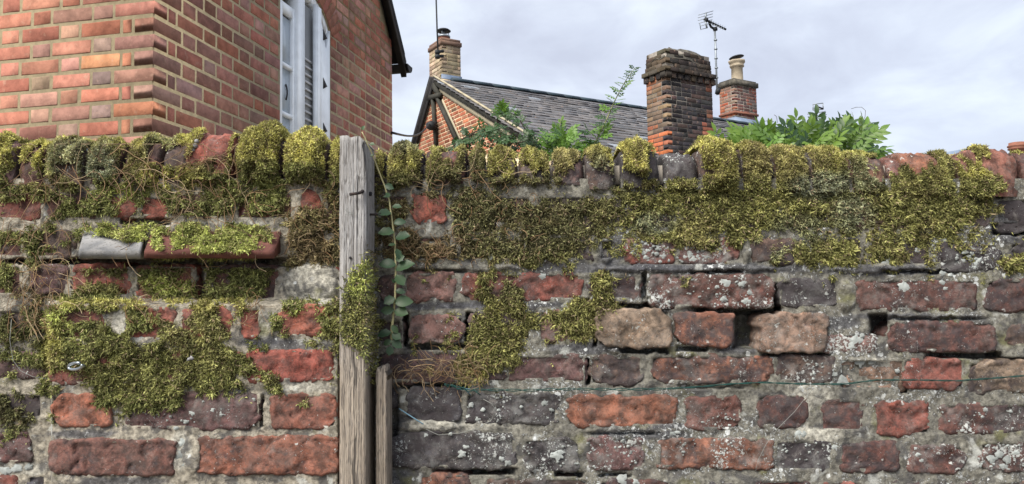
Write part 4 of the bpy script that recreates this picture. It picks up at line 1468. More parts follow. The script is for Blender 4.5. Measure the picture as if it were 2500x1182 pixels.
obj("white_flake", fl.mesh("white_flake", M_TILEG), label="small white flake stuck in the moss at the middle of the pier", category="flake")
# three grey lichen nodules on the bare red coping brick
nd = MB()
for x, y, r in ((480, 345, .0042), (476, 356, .005), (471, 366, .0036)):
    nd.lathe(W(np.array(float(x)), np.array(float(y)), .012), [(.0005, -r), (r * .7, -r * .7), (r, 0), (r * .7, r * .7), (.0005, r)], 10)
obj("lichen_nodules", nd.mesh("lichen_nodules", M_TILEG, True), label="small pale lichen lumps on the bare red coping brick", category="lichen", kind="stuff")


# ---- pale lichen crusts with lobed outlines
def crusts(name, label, lst, c0):
    V, T, C = [], [], []
    n0 = 0
    for (x, y, r) in lst:
        k = 18
        fr_ = float(lookup(FRONT, np.array(float(x)), np.array(float(y))))
        sd = int(x * 3 + y)
        th_ = np.linspace(0, 2 * math.pi, k, endpoint=False)
        rad_ = r * (0.55 + 0.75 * vn(np.cos(th_) * 1.9 + 7, np.sin(th_) * 1.9 + 7, sd)) * (0.85 + .3 * rng.random(k))
        V.append(W(np.array([float(x)]), np.array([float(y)]), fr_ + .0010))
        for f_, hgt_ in ((.55, .0009), (1.0, -.0006)):
            V.append(W(x + rad_ * f_ * np.cos(th_) * 1.1, y + rad_ * f_ * np.sin(th_) * .9, fr_ + hgt_ + .0010 * (rng.random(k) - .5)))
        for i in range(k):
            j = (i + 1) % k
            T += [(n0, n0 + 1 + j, n0 + 1 + i), (n0 + 1 + i, n0 + 1 + j, n0 + 1 + k + j), (n0 + 1 + i, n0 + 1 + k + j, n0 + 1 + k + i)]
        m_ = 1 + 2 * k
        C.append(np.tile(np.array(c0) * random.uniform(.75, 1.15), (m_, 1)) * (.8 + .35 * rng.random((m_, 1))))
        n0 += m_
    me = mesh_np(name, np.concatenate(V), np.array(T), M_STEM, True, np.concatenate(C))
    obj(name, me, label=label, category="lichen", kind="stuff")


LC = [(2208, 700, 15), (1362, 1110, 15), (440, 1110, 18), (446, 1080, 12), (452, 1135, 11), (1772, 690, 12), (1768, 730, 8), (1812, 694, 9), (1822, 735, 10), (1830, 715, 7), (1750, 700, 6), (1128, 1108, 11), (1136, 1092, 7),
      (1040, 1062, 8), (1520, 1170, 14), (1552, 1176, 9), (1640, 1058, 9), (1655, 1056, 7), (2040, 905, 18), (2058, 930, 14), (2052, 880, 12), (2100, 885, 12), (2130, 880, 10), (2190, 905, 6), (1945, 1062, 12), (1925, 1068, 9), (1962, 1060, 8), (2038, 1090, 10),
      (2090, 830, 14), (2080, 845, 10), (2105, 820, 8), (2300, 690, 8), (2308, 705, 6), (1322, 675, 9), (1500, 662, 6), (1200, 628, 8), (2280, 655, 7), (2300, 668, 8), (2320, 672, 6), (2240, 612, 8), (2180, 640, 16), (2160, 645, 10), (520, 1000, 7), (540, 1012, 5), (470, 1010, 8), (455, 1030, 7), (430, 1045, 6), (620, 975, 5),
      (1180, 1000, 6), (1150, 990, 7), (1165, 1022, 8), (1330, 985, 8), (1345, 1000, 7), (1240, 1130, 9), (1225, 1120, 7), (1100, 1060, 5), (2420, 1120, 12), (2440, 1110, 10), (2460, 1125, 12), (2480, 1105, 9), (2450, 1140, 9), (2240, 1110, 7), (2250, 1125, 6), (2235, 1095, 6), (15, 1150, 14), (40, 1145, 12), (70, 1140, 9), (20, 875, 8), (2380, 985, 5), (2405, 1000, 6), (2350, 1050, 7)]
for _ in range(34):
    LC.append((random.gauss(1582, 26), random.gauss(615, 11), random.uniform(3, 8)))
for _ in range(30):
    LC.append((random.gauss(1690, 28), random.gauss(622, 14), random.uniform(3, 8)))
for _ in range(16):
    LC.append((random.gauss(2370, 24), random.gauss(630, 16), random.uniform(3, 8)))
for (xa, xb, ya, yb2, n_) in ((1440, 1572, 1070, 1148, 40), (1660, 1790, 1072, 1120, 24), (1900, 2030, 1080, 1150, 26), (2390, 2500, 1085, 1150, 40), (1715, 1800, 1010, 1048, 14), (1285, 1410, 1080, 1150, 20), (1980, 2040, 880, 935, 18), (1140, 1360, 965, 1035, 20), (1600, 1880, 672, 750, 26), (2300, 2480, 990, 1060, 16), (300, 640, 980, 1040, 10)):
    for _ in range(n_):
        LC.append((random.uniform(xa, xb), random.uniform(ya, yb2), random.uniform(1.6, 4.2)))
crusts("lichen", "pale grey crusty lichen spots scattered over the lower bricks and mortar", LC, (0.29, 0.315, 0.31))
#HOUSES#
# ================================================================== brick piece helpers
def unit_brick(seed, bev=0.06, wob=0.02):
    """bevelled block, front at y=0, x,z in [-.5,.5], y in [0,1]; 20 verts"""
    r = random.Random(seed)
    V = []

    def ring(ix, iz, y):
        for sx, sz in ((-1, -1), (1, -1), (1, 1), (-1, 1)):
            V.append((sx * (0.5 - ix) + r.uniform(-wob, wob) * .22, y, sz * (0.5 - iz) + r.uniform(-wob, wob)))
    ring(.0, .0, 1.0)
    ring(.0, .0, bev * .8)
    ring(bev * .35, bev, 0.0)
    F = []
    for k in range(2):
        for i in range(4):
            j = (i + 1) % 4
            F.append((k * 4 + i, k * 4 + j, k * 4 + 4 + j, k * 4 + 4 + i))
    F.append((8, 9, 10, 11))
    return np.array(V), np.array(F)


UB = [unit_brick(i, .018, .05) for i in range(8)]
UB.append(unit_brick(99, .02, .004))          # squared block for the quoins


def emit(name, mat, matg, specs, parent, limit=300, stuff_name=None, noun='brick'):
    """specs: (matrix4 np, colour, geometry index); the nearest ones become parts, the rest one joined part"""
    specs = sorted(specs, key=lambda s_: np.linalg.norm(s_[0][:3, 3] - EYE))
    meshes = {}
    for Mx, c, gi in specs[:limit]:
        if gi not in meshes:
            meshes[gi] = mesh_np(name, UB[gi][0], UB[gi][1], mat, False)
        o = bpy.data.objects.new(name, meshes[gi])
        COL.objects.link(o)
        o.parent = parent
        o.matrix_parent_inverse = parent.matrix_world.inverted()
        o.matrix_basis = Matrix(Mx.tolist())
        o.color = (*c, 1)
    rest = specs[limit:]
    if rest:
        V, F, C = [], [], []
        for k, (Mx, c, gi) in enumerate(rest):
            v = UB[gi][0] @ Mx[:3, :3].T + Mx[:3, 3]
            V.append(v)
            F.append(UB[gi][1] + 12 * k)
            C.append(np.tile(c, (12, 1)))
        part(stuff_name or name + "_courses", mesh_np(stuff_name or name + "_courses", np.concatenate(V), np.concatenate(F), matg, False, np.concatenate(C)), parent, kind='stuff')


def brick_mx(O, T, Nn, t0, t1, h0, h1, depth, proud=0.0, roll=0.0):
    """block on plane O + t*T + h*Z, outward normal Nn"""
    up = np.array([0, 0, 1.0])
    c = O + T * (t0 + t1) / 2 + up * (h0 + h1) / 2 + Nn * proud
    Mx = np.eye(4)
    ca, sa = math.cos(roll), math.sin(roll)
    X = T * ca + up * sa
    Z = -T * sa + up * ca
    Mx[:3, 0], Mx[:3, 1], Mx[:3, 2], Mx[:3, 3] = X * (t1 - t0), -Nn * depth, Z * (h1 - h0), c
    return Mx


def vary(c, k=.15):
    f = 1 + random.uniform(-k, k)
    return tuple(min(.8, q_ * f * (1 + random.uniform(-.06, .06))) for q_ in c)


def bond(t0, t1, start, S, H, J, closer=False):
    """Flemish sequence from t0 to t1 -> list of (a,b,kind)"""
    out, t, k = [], t0, start
    first = True
    while t < t1 - 0.02:
        w = S if k == 'S' else H
        if first and closer:
            out.append((t, t + H, 'H'))
            t += H + J
            out.append((t, t + H * .5, 'C'))
            t += H * .5 + J
            k, first = 'S', False
            continue
        first = False
        a, b2 = t, min(t + w, t1)
        if b2 - a > 0.025:
            out.append((a, b2, k))
        t += w + J
        k = 'H' if k == 'S' else 'S'
    return out


# ================================================================== BRICK HOUSE (left)
Zc = 3.6
HC = at(373, 200, Zc)
HC[2] = 0
dR = np.array([0.1905, 0.9817, 0])
dL = np.array([-0.9817, 0.1905, 0])
dL /= np.linalg.norm(dL)
nR = np.array([dR[1], -dR[0], 0])
nL = np.array([dL[1], -dL[0], 0])
nL = nL if nL[1] < 0 else -nL
house = empty("brick_house", HC, "red brick house with a white arched window and dark gable edge on the left", "house")


def th_of(px, py):
    P = on_plane(px, py, HC, nR)
    return float(np.dot(P - HC, dR)), float(P[2])


def hz(y):
    return float(at(373, y, Zc)[2])


tW0, tW1, tFar = th_of(684, 250)[0], th_of(807, 250)[0], th_of(957, 280)[0]
course = (hz(37) - hz(284)) / 6.0
hrow0 = hz(37)            # joint under row 1
JT = 0.0195
pal = dict(S=(0.369, 0.171, 0.125), O=(0.377, 0.162, 0.104), R=(0.336, 0.138, 0.096), P=(0.253, 0.133, 0.111), M=(0.311, 0.179, 0.145), G=(0.270, 0.183, 0.153), D=(0.184, 0.125, 0.117),
           K=(0.385, 0.215, 0.161), T=(0.320, 0.228, 0.166), B=(0.262, 0.133, 0.100), Y=(0.402, 0.179, 0.096))
LROW = {1: "MORKR", 2: "PGSMR", 3: "MOYKS", 4: "PDSTR", 5: "MROSK", 6: "OGPKR", 7: "KORTB", 8: "MKMYK", 9: "RSMOB", 0: "SMPRO"}
wall_p = empty("wall", HC, "", "")
del wall_p['label'], wall_p['category']
adopt(wall_p, house)
wall_p.location = (0, 0, 0)
bpy.context.view_layer.update()
specs = []
Lw = 1.75
for row in range(-30, 14):
    h1 = hrow0 + course * (1 - row) - JT / 2
    h0 = hrow0 - course * row + JT / 2
    if h1 < hz(420) or h0 > th_of(900, -60)[1]:
        continue
    typeB = row % 2 == 1
    seq = bond(0.0 if True else 0, Lw, 'S', .220, .103, .018, closer=typeB)
    if h0 > hz(-150):
        seq = []
    for i, (a, b2, kd) in enumerate(seq):
        if typeB and i == 0:
            continue
        cs = LROW.get(row)
        c = pal[cs[i]] if cs and i < len(cs) else pal[random.choice("SSORRPMKBOSR")]
        jx = random.uniform(-.003, .003)
        a2 = -.0015 if i == 0 else (a + .004 if kd == 'C' else a + jx)
        bb = b2 if (i == 0 or kd == 'C') else b2 + random.uniform(-.004, .004)
        specs.append((brick_mx(HC, dL, nL, a2, bb, h0 + random.uniform(-.002, .002), h1 + random.uniform(-.002, .002), .100, .0014 * random.random() if i else 0.0, random.uniform(-.008, .008) * (i > 0)), vary(c, .07), random.randrange(6) if i else 8))
    # right face; where the left course ends with a stretcher its end shows here as a header
    t_start = 0.115 if not typeB else 0.0
    hm = (h0 + h1) / 2
    eave_t = tFar
    seq = []
    for (lo, hi, st) in ((t_start, tW0, 0), (tW1, tFar, 1)):
        if hm > arch_top if 'arch_top' in globals() else False:
            pass
        s_ = bond(lo + (0.0 if st == 0 else .004), hi + (.006 if st else -.006), ('S' if row % 2 else 'H') if st else 'S', .218, .102, .018)
        if st == 0 and not typeB:
            s_ = [(lo, lo + .055, 'C')] + bond(lo + .072, hi - .006, 'S', .218, .102, .018)
        seq += s_
    for a, b2, kd in seq:
        c = pal[random.choice("RRBSKMBRSKMBOP")]
        k = random.choice("PBM") if (kd == 'S' and a < .02) else None
        if k:
            c = pal[k]
        specs.append((brick_mx(HC, dR, nR, a + random.uniform(-.002, .002) * (a > .01) - .0015 * (a < .01), b2, h0 + random.uniform(-.002, .002), h1 + random.uniform(-.002, .002), .105 if a < .01 else .085, .0014 * random.random() * (a > .01), random.uniform(-.008, .008) * (a > .12)), vary(c, .09), random.randrange(6) if a > .01 else 8))
# higher courses that only the far part of the gable shows
rake0 = th_of(931, 0)
rake1 = th_of(966, 140)
hE = rake1[1]
tE = tFar + .008
tR, hR = rake1
slope = (rake0[1] - rake1[1]) / (rake1[0] - rake0[0])
hE = rake1[1] + slope * (rake1[0] - tFar - .008)
print('slope', slope, 'tW', tW0, tW1, tFar, 'course', course)
tRidge = tE / 2
hRidge = hE + slope * (tE - tRidge)


def rake_t(h):
    return tE if h < hE else tE - (h - hE) / slope


top_row = 0
arch_pts = [th_of(x, y) for x, y in ((807, 78), (803, 62), (795, 47), (783, 32), (768, 18), (750, 5))]
tAc = (tW0 + tW1) / 2
hSpring = arch_pts[0][1]
hCrown = hSpring + .20
rad_a = ((tW1 - tW0) ** 2 / 4 + (hCrown - hSpring) ** 2) / (2 * (hCrown - hSpring))
cA = hCrown - rad_a


def arch_h(t):
    return cA + math.sqrt(max(0, rad_a ** 2 - (t - tAc) ** 2))


keep = []
for Mx, c, gi in specs:
    P = Mx[:3, 3]
    keep.append((Mx, c, gi))
for row in range(-28, -7):
    pass
more = []
allb = []
for Mx, c, gi in keep + more:
    P = Mx[:3, 3]
    t = float(np.dot(P - HC, dR))
    onR = abs(float(np.dot(P - HC, nR))) < .03 and t > 0
    if onR:
        halfw = np.linalg.norm(Mx[:3, 0]) / 2
        h = P[2]
        if t + halfw > min(rake_t(h + .04), tFar) + .03:
            continue
        # window and its arch ring
        if tW0 - .30 < t < tW1 + .30:
            hh = h + .03
            if tW0 + .02 < t < tW1 - .02:
                continue
            if t - halfw < tW1 + .12 and t > tAc and hh > hSpring and h < hSpring + .26 and t - halfw < tAc + (hh - cA) * .36 * 1.0 + .06:
                if t - halfw < tW1 + (h - hSpring) * .0 + .10:
                    continue
    px, py = project(P)
    if px < -300 or px > 1100 or py > 470 or py < -260:
        continue
    allb.append((Mx, c, gi))
# voussoirs of the arch
for k in range(-8, 9):
    a = k * 0.0715 / (rad_a + .11)
    r0, r1 = rad_a + .004, rad_a + .215
    cpos = HC + dR * (tAc + math.sin(a) * (r0 + r1) / 2) + np.array([0, 0, 1.0]) * (cA + math.cos(a) * (r0 + r1) / 2)
    if abs(math.sin(a) * rad_a) > (tW1 - tW0) / 2 + .06:
        continue
    up = np.array([0, 0, 1.0])
    X = dR * math.cos(a) - up * math.sin(a)
    Z = dR * math.sin(a) + up * math.cos(a)
    Mx = np.eye(4)
    Mx[:3, 0], Mx[:3, 1], Mx[:3, 2], Mx[:3, 3] = X * .060, -nR * .085, Z * (r1 - r0), cpos + nR * .003
    allb.append((Mx, vary(pal[random.choice("RRBR")], .12), random.randrange(6)))
emit("brick", M_HB, M_HBG, allb, wall_p, 300)
# mortar body: slabs set 5 mm behind the brick faces
rec = .0012
up = np.array([0, 0, 1.0])


def slab(mb, O, T, Nn, poly, th):
    f = [O + T * t + up * h - Nn * rec for t, h in poly]
    bk = [p_ - Nn * th for p_ in f]
    n = len(poly)
    mb.add(f + bk, [tuple(range(n)), tuple(range(n, 2 * n))[::-1]] + [(i, n + i, n + (i + 1) % n, (i + 1) % n) for i in range(n)])


mb = MB()
slab(mb, HC, dR, nR, [(.0085, 0), (tW0, 0), (tW0, hSpring), (.0085, hSpring)], .28)
slab(mb, HC, dR, nR, [(tW1, 0), (tE, 0), (tE, hE), (tE, hSpring), (tW1, hSpring)] if hE > hSpring else [(tW1, 0), (tE, 0), (tE, hE), (rake_t(hSpring), hSpring), (tW1, hSpring)], .28)
arc = [(t, arch_h(t)) for t in np.linspace(tW0, tW1, 13)]
half1 = [p_ for p_ in arc if p_[0] <= tAc + 1e-6]
half2 = [p_ for p_ in arc if p_[0] >= tAc - 1e-6]
hb_top = max(hE, hSpring + .01)
slab(mb, HC, dR, nR, [(.0085, hSpring)] + half1 + [(tAc, hRidge - .05), (.0085, hE + .05)], .28)
slab(mb, HC, dR, nR, half2 + ([(tE, hSpring), (tE, hE)] if hE > hSpring else [(rake_t(hSpring), hSpring)]) + [(tAc, hRidge - .05)], .28)
slab(mb, HC, dL, nL, [(.0085, 0), (4.0, 0), (4.0, hE), (.0085, hE)], .28)
part("wall_body", mb.mesh("wall_body", M_HM), house)
# grey-white scaling along the quoin joint (lime smear)
# window: set 25 mm back in its opening
win = empty("window", HC, "", "")
del win['label'], win['category']
adopt(win, house)
win.location = (0, 0, 0)
bpy.context.view_layer.update()
WO = HC - nR * .045


def bar(mb, t0, t1, h0, h1, d0, d1, O=None):
    """block between t0..t1,h0..h1, from depth d0 (front) to d1 behind the wall face"""
    O = HC if O is None else O
    P = []
    for h in (h0, h1):
        for t, d in ((t0, d0), (t1, d0), (t1, d1), (t0, d1)):
            P.append(O + dR * t + up * h - nR * d)
    mb.hexa(np.array(P))


hSill = hz(470)
wl = tW1 - tW0
tM0, tM1 = th_of(724, 200)[0], th_of(748, 200)[0]       # meeting stile / mullion
tG1 = th_of(764, 200)[0]
mb = MB()
bar(mb, tW0, tW0 + .05, hSill, hSpring + .02, .02, .12)
bar(mb, tM0 + .038, tM1, hSill, arch_h(tM0) - .05, .012, .12)
bar(mb, tW0, tW1, hSill - .05, hSill, .0, .12)
n = 16
for k in range(n):
    ta, tb2 = tW0 + wl * k / n, tW0 + wl * (k + 1) / n
    P = []
    for hh, dh in ((0, -.075), (0, 0)):
        pass
    for o_ in (-.075, -.002):
        for t, d in ((ta, .015), (tb2, .015), (tb2, .12), (ta, .12)):
            P.append(HC + dR * t + up * (max(arch_h(t), hSpring - .02) + o_) - nR * d)
    mb.hexa(np.array(P))
part("frame", mb.mesh("frame", M_WHITE), win)
# left casement with three panes
mb = MB()
hTr = hSpring - .02
ts0, ts1 = tW0 + .052, tM0 + .035
bar(mb, ts0, ts0 + .032, hSill + .004, hTr, .03, .075)
bar(mb, ts1 - .035, ts1, hSill + .004, hTr, .03, .075)
hb = [th_of(700, 42)[1], th_of(706, 158)[1], th_of(706, 278)[1]]
bar(mb, ts0 + .033, ts1 - .036, hTr - .075, hTr - .001, .031, .074)
for hh in hb[1:]:
    bar(mb, ts0 + .033, ts1 - .036, hh - .014, hh + .014, .028, .074)
bar(mb, ts0 + .033, ts1 - .036, hSill + .006, hSill + .08, .031, .074)
part("casement", mb.mesh("casement", M_WHITE), win)
edges = [hSill + .08, hb[2], hb[1], hTr - .075]
for a, b2 in zip(edges[:-1], edges[1:]):
    mb = MB()
    bar(mb, ts0 + .034, ts1 - .037, a + .015, b2 - .015, .050, .054)
    part("pane", mb.mesh("pane", M_GLASS), win)
# blind behind, and the dark opening beside the mullion
for k in range(18):
    hh = hSill + .05 + k * .062
    if hh > hTr - .05:
        break
    mb = MB()
    P = []
    for t in (ts0 + .02, tG1 - .004):
        for d, dh in ((.088, .0), (.120, .030), (.122, .027), (.090, -.003)):
            P.append(HC + dR * t + up * (hh + dh) - nR * d)
    mb.hexa(np.array(P))
    part("blind_slat", mb.mesh("blind_slat", M_BLIND), win)
mb = MB()
bar(mb, tW0 + .06, tW1 - .01, hSill, hCrown - .08, .20, .21)
for k in range(22):
    hh = hSill + .03 + k * .055
    if hh > hSpring:
        break
    sb = MB()
    bar(sb, tM1 + .006, tG1 + .22, hh, hh + .014, .020, .033)
    part("blind_slat", sb.mesh("blind_slat", M_BLIND), win)
nb_ = MB()
bar(nb_, tM1 + .004, tG1 + .25, hSill, hCrown - .12, .034, .038)  # added sheet; its grey carries the shaded look of the slit
part("slit_shade_sheet", nb_.mesh("slit_shade_sheet", M_GREYD), win)
part("interior", mb.mesh("interior", M_DARK), win)
# right casement standing ajar: broad white stile facing the viewer
mb = MB()
A = HC + dR * (tG1 + .005) + nR * .025
Bv = HC + dR * (tW1 - .02) + nR * .004
ax = (Bv - A)
la = np.linalg.norm(ax)
ax /= la
nn_ = np.array([ax[1], -ax[0], 0])
top_t = [(0, arch_h(tG1) - .085), (la * .35, arch_h(tG1 + .2) - .085), (la * .7, arch_h(tG1 + .35) - .085), (la, hSpring + .0)]
poly = [(0, hSill + .004), (la, hSill + .004)] + top_t[::-1]
f = [A + ax * t + up * h for t, h in poly]
f = [np.array([p_[0], p_[1], h]) for p_, (t, h) in zip(f, poly)]
bk = [p_ - nn_ * .028 for p_ in f]
n = len(poly)
mb.add(f + bk, [tuple(range(n)), tuple(range(n, 2 * n))[::-1]] + [(i, n + i, n + (i + 1) % n, (i + 1) % n) for i in range(n)])
part("open_casement", mb.mesh("open_casement", M_WHITE), win)
mb = MB()
bar(mb, tG1 + .012, tG1 + .07, hSill + .01, arch_h(tG1) - .10, -.034, -.022)
part("casement_stile", mb.mesh("casement_stile", M_WHITE), win)
for yy in (72, 190, 300):  # dark wedges drawn for the shaded triangular gaps at the hinges
    t0_, h0_ = th_of(784, yy)
    mb = MB()
    P0 = HC + dR * t0_ + nR * .018
    P0[2] = h0_
    mb.add([P0, P0 + dR * .07 - up * .05, P0 - up * .085, P0 - nR * .02, P0 + dR * .07 - up * .05 - nR * .02, P0 - up * .085 - nR * .02], [(0, 1, 2), (5, 4, 3), (0, 3, 4, 1), (1, 4, 5, 2), (2, 5, 3, 0)])
    part("hinge_shadow", mb.mesh("hinge_shadow", M_DARK), win)
t0_, h0_ = th_of(758, 225)
mb = MB()
mb.tube([HC * np.array([1, 1, 0]) + dR * (t0_ + .03 * math.sin(u * 2)) + up * (h0_ + .10 - .24 * u) - nR * (.040) for u in np.linspace(0, 1, 8)], .005, 6)
part("casement_stay", mb.mesh("casement_stay", M_DARK, True), win)
t0_, h0_ = th_of(713, 226)
mb = MB()
mb.tube([HC * np.array([1, 1, 0]) + dR * t0_ + up * (h0_ + .06 - .11 * u) - nR * (.046 - .01 * math.sin(u * 3)) for u in np.linspace(0, 1, 6)], .006, 6)
part("catch", mb.mesh("catch", M_DARK, True), win)
# roof: two slopes, dark verge boards, gutter
ov = .075
mb = MB()
for (ta, ha, tb2, hb2) in ((tR + .06, hR - .06 * slope, tRidge, hRidge), (-.06, hE - .06 * slope, tRidge, hRidge)):
    Pa = [HC * np.array([1, 1, 0]) + dR * ta + up * ha, HC * np.array([1, 1, 0]) + dR * tb2 + up * hb2]
    back = dL * 4.2
    nrm = np.array([0, 0, .07])
    f0 = [Pa[0] + nR * ov, Pa[1] + nR * ov, Pa[1] + back, Pa[0] + back]
    mb.hexa(np.array([p_ + up * .02 for p_ in f0] + [p_ + up * .12 for p_ in f0]))
rf = part("roof", mb.mesh("roof", M_BLACK), house)
mb = MB()
for (ta, tb2) in ((tR + .10, tRidge), (-.10, tRidge)):
    ha = hR - .10 * slope
    for q0, q1, dn in ((nR * .02, nR * .075, .06),):
        P = []
        for t, h in ((ta, ha), (tb2, hRidge)):
            for dd, dh in ((q0, -dn), (q1, -dn), (q1, .10), (q0, .10)):
                P.append(HC * np.array([1, 1, 0]) + dR * t + dd + up * (h + dh))
        P = [P[0], P[1], P[5], P[4], P[3], P[2], P[6], P[7]]
        mb.hexa(np.array(P))
part("bargeboard", mb.mesh("bargeboard", M_BLACK), rf)
gp = on_plane(990, 172, HC + nR * .06, nR)
mb = MB()
prof = []
Gt = float(np.dot(gp - HC, dR))
for k in range(9):
    a = math.pi + math.pi * k / 8
    prof.append((math.cos(a) * .075, math.sin(a) * .07))
V = []
for s_ in (0, 1):
    for pxx, pzz in prof:
        V.append(HC * np.array([1, 1, 0]) + dR * (Gt + .02 + pxx) + up * (gp[2] + .05 + pzz) + nR * (.10 if s_ == 0 else 0) + dL * (3.5 * s_))
F = [(k, k + 1, 9 + k + 1, 9 + k) for k in range(8)] + [tuple(range(9))]
mb.add(V, F)
part("gutter", mb.mesh("gutter", M_BLACK), rf)

# ================================================================== SLATE-ROOFED COTTAGE
gD = np.array([0.5225, -0.8527, 0])          # along the gable: right and nearer
rD = np.array([0.8527, 0.5225, 0])           # along the ridge: right and away
nG = np.array([-0.8527, -0.5225, 0])         # gable faces left and towards the viewer
AP = at(1063, 190, 14.0)
cot = empty("slate_cottage", (AP[0], AP[1], 0), "brick cottage with grey slate roof, timbered gable and two chimneys beyond the wall", "house")


def gab(px, py):
    P = on_plane(px, py, AP, nG)
    return float(np.dot(P - AP, gD)), float(P[2])


rv = gab(1330, 356)
lv = gab(1018, 350)
hA = AP[2]
sR = (hA - rv[1]) / rv[0]
sL = (hA - lv[1]) / -lv[0]
uR, uL = 5.2, -min(1.6, (hA - 1.2) / sL)
AP0 = np.array([AP[0], AP[1], 0])
mb = MB()


def slabg(mb, O, T, Nn, poly, th, rec=.003):
    f = [O + T * t + up * h - Nn * rec for t, h in poly]
    bk = [p_ - Nn * th for p_ in f]
    n = len(poly)
    mb.add(f + bk, [tuple(range(n)), tuple(range(n, 2 * n))[::-1]] + [(i, n + i, n + (i + 1) % n, (i + 1) % n) for i in range(n)])


slabg(mb, AP0, gD, nG, [(uL, 0), (uR, 0), (uR, hA - uR * sR), (0, hA), (uL, hA + uL * sL)], .3)
part("gable_body", mb.mesh("gable_body", M_CM), cot)
gw = empty("gable_wall", AP0, "", "")
del gw['label'], gw['category']
adopt(gw, cot)
gw.location = (0, 0, 0)
bpy.context.view_layer.update()
specs = []
cg = .076
fpal = [(.30, .105, .06), (.26, .09, .055), (.33, .125, .07), (.22, .09, .06), (.19, .105, .07), (.28, .115, .075)]
row = 0
h = hA - .30
while h > 1.9:
    lo, hi = -(hA - h - cg) / sL + .10, (hA - h - cg) / sR - .16
    t = lo - (0 if row % 2 else .11)
    while t < hi - .05:
        a, b2 = max(t, lo), min(t + .215, hi)
        if b2 - a > .05:
            px, py = project(AP0 + gD * (a + b2) / 2 + up * h)
            if 1000 < px < 1345 and py < 385:
                specs.append((brick_mx(AP0, gD, nG, a, b2, h + .008, h + cg - .008, .09, .003 * random.random()), vary(random.choice(fpal), .18), random.randrange(6)))
        t += .232
    h -= cg
    row += 1
emit("brick", M_FB, M_FBG, specs, gw, 300)


def gbox(mb, u0, h0, u1, h1, w, d0, d1):
    """timber between two points of the gable plane"""
    a, b2 = AP0 + gD * u0 + up * h0, AP0 + gD * u1 + up * h1
    ax = b2 - a
    l = np.linalg.norm(ax)
    ax = ax / l
    side = np.cross(ax, nG)
    c = (a + b2) / 2 + nG * (d0 + d1) / 2
    mb.box(c, ax * l / 2, side * w / 2, nG * abs(d1 - d0) / 2)


for nm, (pa, pb), w in (("brace", ((1073, 238), (1132, 368)), .07), ("strut", ((1062, 240), (1071, 368)), .055), ("collar", ((1052, 241), (1082, 233)), .09), ("brace", ((1064, 208), (1078, 236)), .10)):
    a, b2 = gab(*pa), gab(*pb)
    mb = MB()
    gbox(mb, a[0], a[1], b2[0], b2[1], w, .005 + .002 * len(nm), .06 + .004 * len(nm))
    part(nm, mb.mesh(nm, M_VERGE), gw)
a, b2 = gab(1080, 245), gab(1136, 368)
mb = MB()
gbox(mb, a[0] + .02, a[1], b2[0] + .02, b2[1], .05, .004, .02)
part("cream_joint", mb.mesh("cream_joint", M_CREAM), gw)
mb = MB()
gbox(mb, .20, hA - .20 * sR - .18, 3.8, hA - 3.8 * sR - .18, .09, .003, .018)
part("verge_fillet", mb.mesh("verge_fillet", M_CREAM), gw)
# verge boards
mb = MB()
gbox(mb, -.02, hA - .07, uR, hA - uR * sR - .05, .085, .02, .06)
vb = part("verge_board", mb.mesh("verge_board", M_VERGE), gw)
mb = MB()
gbox(mb, .03, hA - .05, uL, hA + uL * sL - .04, .12, .03, .08)
part("verge_board", mb.mesh("verge_board", M_BLACK), gw)
# roof
roof = empty("slate_roof", AP0, "", "")
del roof['label'], roof['category']
adopt(roof, cot)
roof.location = (0, 0, 0)
bpy.context.view_layer.update()
RL = 12.6
Ls = math.hypot(1, sR)
fall = (gD - up * sR) / Ls                    # down the right slope
nrm = np.cross(rD, fall)
nrm = nrm if nrm[2] > 0 else -nrm
mb = MB()
EL = 5.4 * Ls
Pq = [AP - nG * -.05 * 0 + nG * .06, AP + rD * RL, AP + rD * RL + fall * EL, AP + nG * .06 + fall * EL]
mb.hexa(np.array([p_ - nrm * .08 for p_ in Pq] + [p_ - nrm * .002 for p_ in Pq]))
fl_ = -gD - up * sL
fl_ = fl_ / np.linalg.norm(fl_)
nl_ = np.cross(rD, fl_)
nl_ = nl_ if nl_[2] > 0 else -nl_
Pq = [AP + nG * .12, AP + rD * RL, AP + rD * RL + fl_ * 2.4, AP + nG * .12 + fl_ * 2.4]
mb.hexa(np.array([p_ - nl_ * .05 for p_ in Pq] + [p_ + nl_ * .03 for p_ in Pq]))
part("roof_deck", mb.mesh("roof_deck", M_BLACK), roof)
specs = []
expo, sw = .205, .30
tilt = .10
ny_s = int(EL / expo)
for j in range(ny_s):
    s0 = .10 + j * expo
    x = -.09
    while x < RL:
        w = sw * random.uniform(.9, 1.1) * (.5 if (x < 0 and j % 2) else 1)
        cpos = AP + rD * (x + w / 2) + fall * (s0 + expo * .62)
        px, py = project(cpos)
        if 1060 < px < 2000 and py < 400:
            f2 = fall * math.cos(tilt + random.uniform(-.012, .03)) + nrm * math.sin(tilt)
            n2 = np.cross(rD, f2)
            n2 = n2 if n2 @ nrm > 0 else -n2
            Mx = np.eye(4)
            # block front (y=0) is the upper face
            Mx[:3, 0], Mx[:3, 1], Mx[:3, 2] = rD * (w - .010), -n2 * .020, f2 * (expo * 1.35)
            Mx[:3, 3] = cpos + nrm * (.012 + random.uniform(0, .004)) + fall * random.uniform(-.012, .012)
            b_ = random.uniform(.84, 1.2)
            c = np.array(random.choice([(.122, .123, .132), (.134, .132, .138), (.106, .109, .120), (.127, .123, .128)])) * b_
            if random.random() < .025:
                c = np.array((.24, .27, .31))
            specs.append((Mx, tuple(c), random.randrange(6)))
        x += w
emit("slate", M_SLATE, M_SLATEG, specs, roof, 300)
mb = MB()
sag = lambda s_: -.06 * math.sin(math.pi * min(1, s_ / 9.0))
